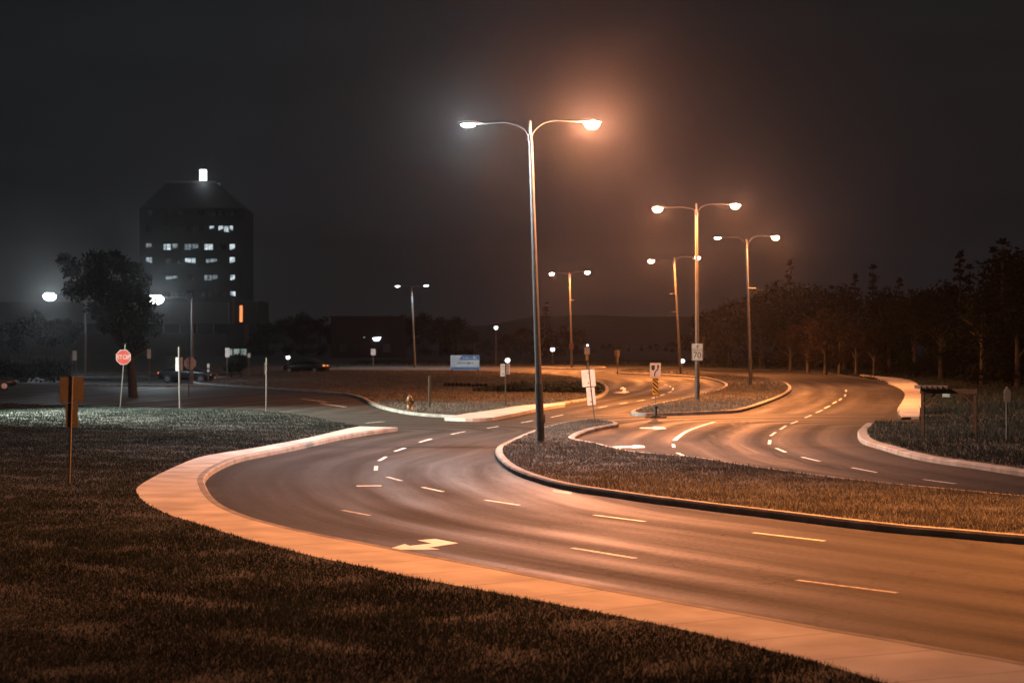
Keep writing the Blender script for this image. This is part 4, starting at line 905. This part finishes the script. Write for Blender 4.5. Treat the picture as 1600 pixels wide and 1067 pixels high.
PROTO = {'b1': broadleaf(1, 9, 7.5, 3400, .17, M['leaf'], M['bark'], .10), 'b2': broadleaf(2, 9, 6.5, 3200, .17, M['leaf'], M['bark'], .06), 'b3': broadleaf(3, 8, 6, 2800, .16, M['leaf_lamplit'], M['palebark'], .12),
         'c1': conifer(4, 10, 4.2, 2600, .17), 'c2': conifer(5, 10, 3.4, 2400, .16)}
KH = {'b1': 9, 'b2': 9, 'b3': 8, 'c1': 10, 'c2': 10}
def tree(px, d, top_y, kind, label, group, wscale=1.0, name=None):
    x = (px-800)*d/F; H = HC-(top_y-YH)*d/F-.1; s_ = H/KH[kind]*(1.04 if kind[0] == 'c' else 1.05)
    nm = name or ('conifer_tree' if kind[0] == 'c' else 'broadleaf_tree')
    t = thing(nm, label, 'tree', (x, d, .05), group); t.rotation_euler.z = random.uniform(0, 6.28); t.scale = (s_*wscale, s_*wscale, s_)
    link('crown', PROTO[kind][0], None, t); link('trunk', PROTO[kind][1], None, t); return t
GR = 'trees of the dark line at right'
LC_, LB_, LD_ = 'dark conifer within the tree line right of the road', 'dark broadleaf tree within the tree line right of the road', 'tree with orange lamplight painted into its leaves at the front of the right-hand tree line'
for (px, d, ty, k) in [(1100,215,486,'b1'),(1118,222,478,'b2'),(1140,210,468,'b1'),(1166,215,456,'b2'),(1190,205,452,'b1'),(1212,212,441,'b1'),(1250,205,438,'b2'),(1276,200,447,'b1'),(1300,205,450,'c1'),(1320,195,446,'b1'),(1336,200,432,'c2'),
   (1385,190,450,'b1'),(1405,195,438,'c2'),(1428,185,447,'b2'),(1452,180,450,'b1'),(1478,175,441,'b1'),(1515,160,418,'c1'),(1552,150,392,'c1'),(1585,150,388,'b1'),(1612,150,395,'c2'),(1640,150,400,'b1'),(1680,150,390,'c1'),
   (1470,150,470,'b2'),(1430,160,480,'b2'),(1535,135,450,'b1'),(1590,130,440,'b2'),(1390,170,490,'b1')]:
    tree(px, d, ty, k, LC_ if k[0] == 'c' else LB_, GR, 1.15)
tree(1234, 208, 411, 'c2', 'tallest pointed conifer rising behind the street lamp with one dim white head', None, .95)
tree(1364, 195, 418, 'c1', 'single tall conifer standing above the middle of the right-hand trees', None, 1.0)
tree(1500, 160, 398, 'c2', 'narrow tall conifer left of the tallest trees at the right edge', None, 1.1)
tree(1567, 145, 379, 'c1', 'tallest conifer at the right edge of the picture', None, 1.2)
for (px, d, ty) in [(1262,185,492),(1290,178,478),(1312,176,486),(1338,172,500),(1235,192,505),(1366,168,505)]: tree(px, d, ty, 'b3', LD_, 'lamplit-coloured trees at the front of the right-hand tree line', 1.1)
GL = 'trees of the far tree line'
LF = 'dark tree within the far tree line beyond the junction'
for (px, d, ty, k) in [(415,330,500,'b1'),(445,330,492,'b2'),(472,330,488,'b1'),(500,325,492,'b2'),(528,325,500,'b1'),(556,330,514,'b2'),(612,320,494,'b1'),(632,330,489,'b2'),(660,325,488,'b1'),(688,325,492,'b2'),(712,320,494,'b1'),(738,320,512,'b2'),(760,320,528,'b1'),(792,330,518,'b2'),(818,330,512,'b1'),(880,330,506,'b2'),(903,330,512,'b1'),(590,330,522,'b1'),(400,330,520,'b2')]:
    tree(px, d, ty, k, LF, GL, 1.25)
tree(854, 325, 474, 'c1', 'pointed conifer right behind the main lamp pole, above the far tree line', None, 1.25)
for i in range(26):
    tree(760+i*14+random.uniform(-5, 5), 420+random.uniform(-30, 30), 538+random.uniform(-4, 4)-(3 if i > 18 else 0), random.choice(('b1', 'b2', 'c1')), 'tiny dark tree on the low horizon between the lamps', 'trees on the low horizon', 1.5)
# the large dark tree at left
bt = G(208, 618, .1); k = bt.y/F
def rel(px, py): return ((px-208)*k, 0, HC-(py-YH)*k-.1)
rng = np.random.default_rng(21); C = []; R = []
for (px, py, r_) in [(120,420,24),(150,415,30),(185,412,28),(100,402,16),(205,425,22),(160,445,34),(200,455,30),(125,455,26),(225,470,22),(180,480,32),(150,485,26),(215,500,24),(232,515,18),(195,520,26),(165,510,22),(238,495,14),(225,535,16),(140,440,24),(180,400,16),(222,445,14),(242,520,10)]:
    for j in range(2):
        p = rel(px+rng.normal()*5, py+rng.normal()*4); C.append((p[0], rng.normal()*1.0, p[2])); R.append(r_*k*rng.uniform(.6, .9))
t = thing('broadleaf_tree', 'large dark spreading tree in front of the tower, behind the STOP sign', 'tree', bt)
link('crown', quads_mesh('crown', leaf_cloud(C, R, 11000, .14, rng), M['leaf']), None, t)
mb = MB(); mb.tube(cat([(0, 0, -.2), rel(206, 590), rel(202, 555), rel(192, 515), rel(180, 460), rel(172, 425)], 3), [.30-.26*i/15 for i in range(16)], 10)
for e_ in ((236, 525), (225, 480), (140, 460), (118, 425), (200, 425), (155, 500), (240, 540)):
    a = rel(203, 560); c = rel(*e_); mb.tube([a, ((a[0]+c[0])/2, rng.normal()*.3, (a[2]*.45+c[2]*.55)), (c[0], rng.normal()*.6, c[2])], [.13, .09, .03], 7)
mb.build('trunk', M['bark'], t)
# small pale-stemmed trees under the left lamp
for i, (px, by, ty, wd, lab) in enumerate([(78,592,483,30,'small bushy tree with pale stems under the left white lamp'),(40,594,492,30,'small bushy tree left of the pale-stemmed one'),(108,588,500,26,'small bushy tree with a slanting pale stem near the parking sign')]):
    b = G(px, by, .1); k = b.y/F; rng = np.random.default_rng(40+i); H = (by-ty)*k; C = []; R = []
    for j in range(16): C.append((rng.normal()*wd*.45*k, rng.normal()*.8, H*rng.uniform(.5, .92))); R.append(wd*k*rng.uniform(.28, .45))
    t = thing('small_tree', lab, 'tree', b)
    link('crown', quads_mesh('crown', leaf_cloud(C, R, 4500, .13, rng), M['leaf']), None, t)
    mb = MB()
    for s_ in (-1, .1, 1): mb.tube([(s_*.12, 0, -.1), (s_*.25, 0, H*.3), (s_*.75, 0, H*.6)], [.07, .055, .03], 7)
    mb.build('trunk', M['palebark'], t)
# low hedge in front of the campus sign, and dark shrubs by the car park
def hedge(name, label, p0, p1, h, depth, n, lm=None, taper=True, size=.09):
    a, b = G(*p0, .12), G(*p1, .12); v = b-a; L_ = v.length; rng = np.random.default_rng(abs(int(p0[0]))+5); C = []; R = []
    m_ = int(L_/.35)
    for i in range(m_):
        u = (i+.5)/m_; hh = h*(min(1, .35+1.6*u) if taper else 1)*rng.uniform(.9, 1.1)
        for w_ in (-.5, 0, .5): p = v*u; C.append((p.x, p.y+w_*depth+rng.normal()*.05, hh*.55)); R.append(hh*.52)
    t = thing(name, label, 'hedge', a)
    link('foliage', quads_mesh('foliage', leaf_cloud(C, R, n, size, rng, .95), lm or M['leaf']), None, t)
    mb = MB()
    for i in range(0, m_, 3): p = v*((i+.5)/m_); mb.tube([(p.x, p.y, -.1), (p.x+.03, p.y, h*.3)], .025, 5)
    mb.build('stems', M['bark'], t)
hedge('clipped_hedge', 'low grey-green hedge running right of the campus sign board', (738,611.5), (938,615), .62, 1.0, 14000, M['grass'])
hedge('clipped_hedge', 'thin dark planting line at the feet of the campus sign board', (692,603.5), (762,605), .22, .5, 2500, taper=False, size=.06)
hedge('shrub_row', 'dark shrub row behind the car at the left edge', (-60,597), (98,596), 1.5, 1.6, 6000, taper=False, size=.13)
for i, (px, by, h_, lab) in enumerate([(362,590,1.6,'pale-lit shrub left of the entrance centre'),(377,590,2.2,'taller pale-lit shrub right of the entrance centre')]):
    b = G(px, by, .1); rng = np.random.default_rng(70+i); C = [(rng.normal()*.35, rng.normal()*.3, h_*rng.uniform(.35, .8)) for _ in range(9)]
    t = thing('shrub', lab, 'shrub', b); link('foliage', quads_mesh('foliage', leaf_cloud(C, [.4]*9, 900, .1, rng), M['grass']), None, t)
    mb = MB()
    for s_ in (-.2, 0, .2): mb.tube([(0, 0, -.1), (s_, 0, h_*.6)], [.03, .015], 5)
    mb.build('stems', M['bark'], t)

# ------------------------------------------------------------------ night haze
mb = MB(); mb.box((0, 1000, 49), (4000, 2400, 102)); hz = mb.build('haze', None)
m = bpy.data.materials.new('night_haze'); m.use_nodes = True; t = m.node_tree; t.nodes.clear()
o = N(t, 'ShaderNodeOutputMaterial'); pv = N(t, 'ShaderNodeVolumePrincipled')
pv.inputs['Density'].default_value = .00013; pv.inputs['Anisotropy'].default_value = .945; pv.inputs['Color'].default_value = (.93, .92, .92, 1)
pv.inputs['Density Attribute'].default_value = ''; pv.inputs['Temperature Attribute'].default_value = ''; pv.inputs['Color Attribute'].default_value = ''
t.links.new(pv.outputs[0], o.inputs['Volume'])
try: m.cycles.homogeneous_volume = True; m.cycles.volume_sampling = 'EQUIANGULAR'
except Exception: pass
hz.data.materials.append(m); hz['kind'] = 'stuff'; hz['label'] = 'thin night haze glowing around the street lamps'; hz['category'] = 'haze'
print('blades', nblades)
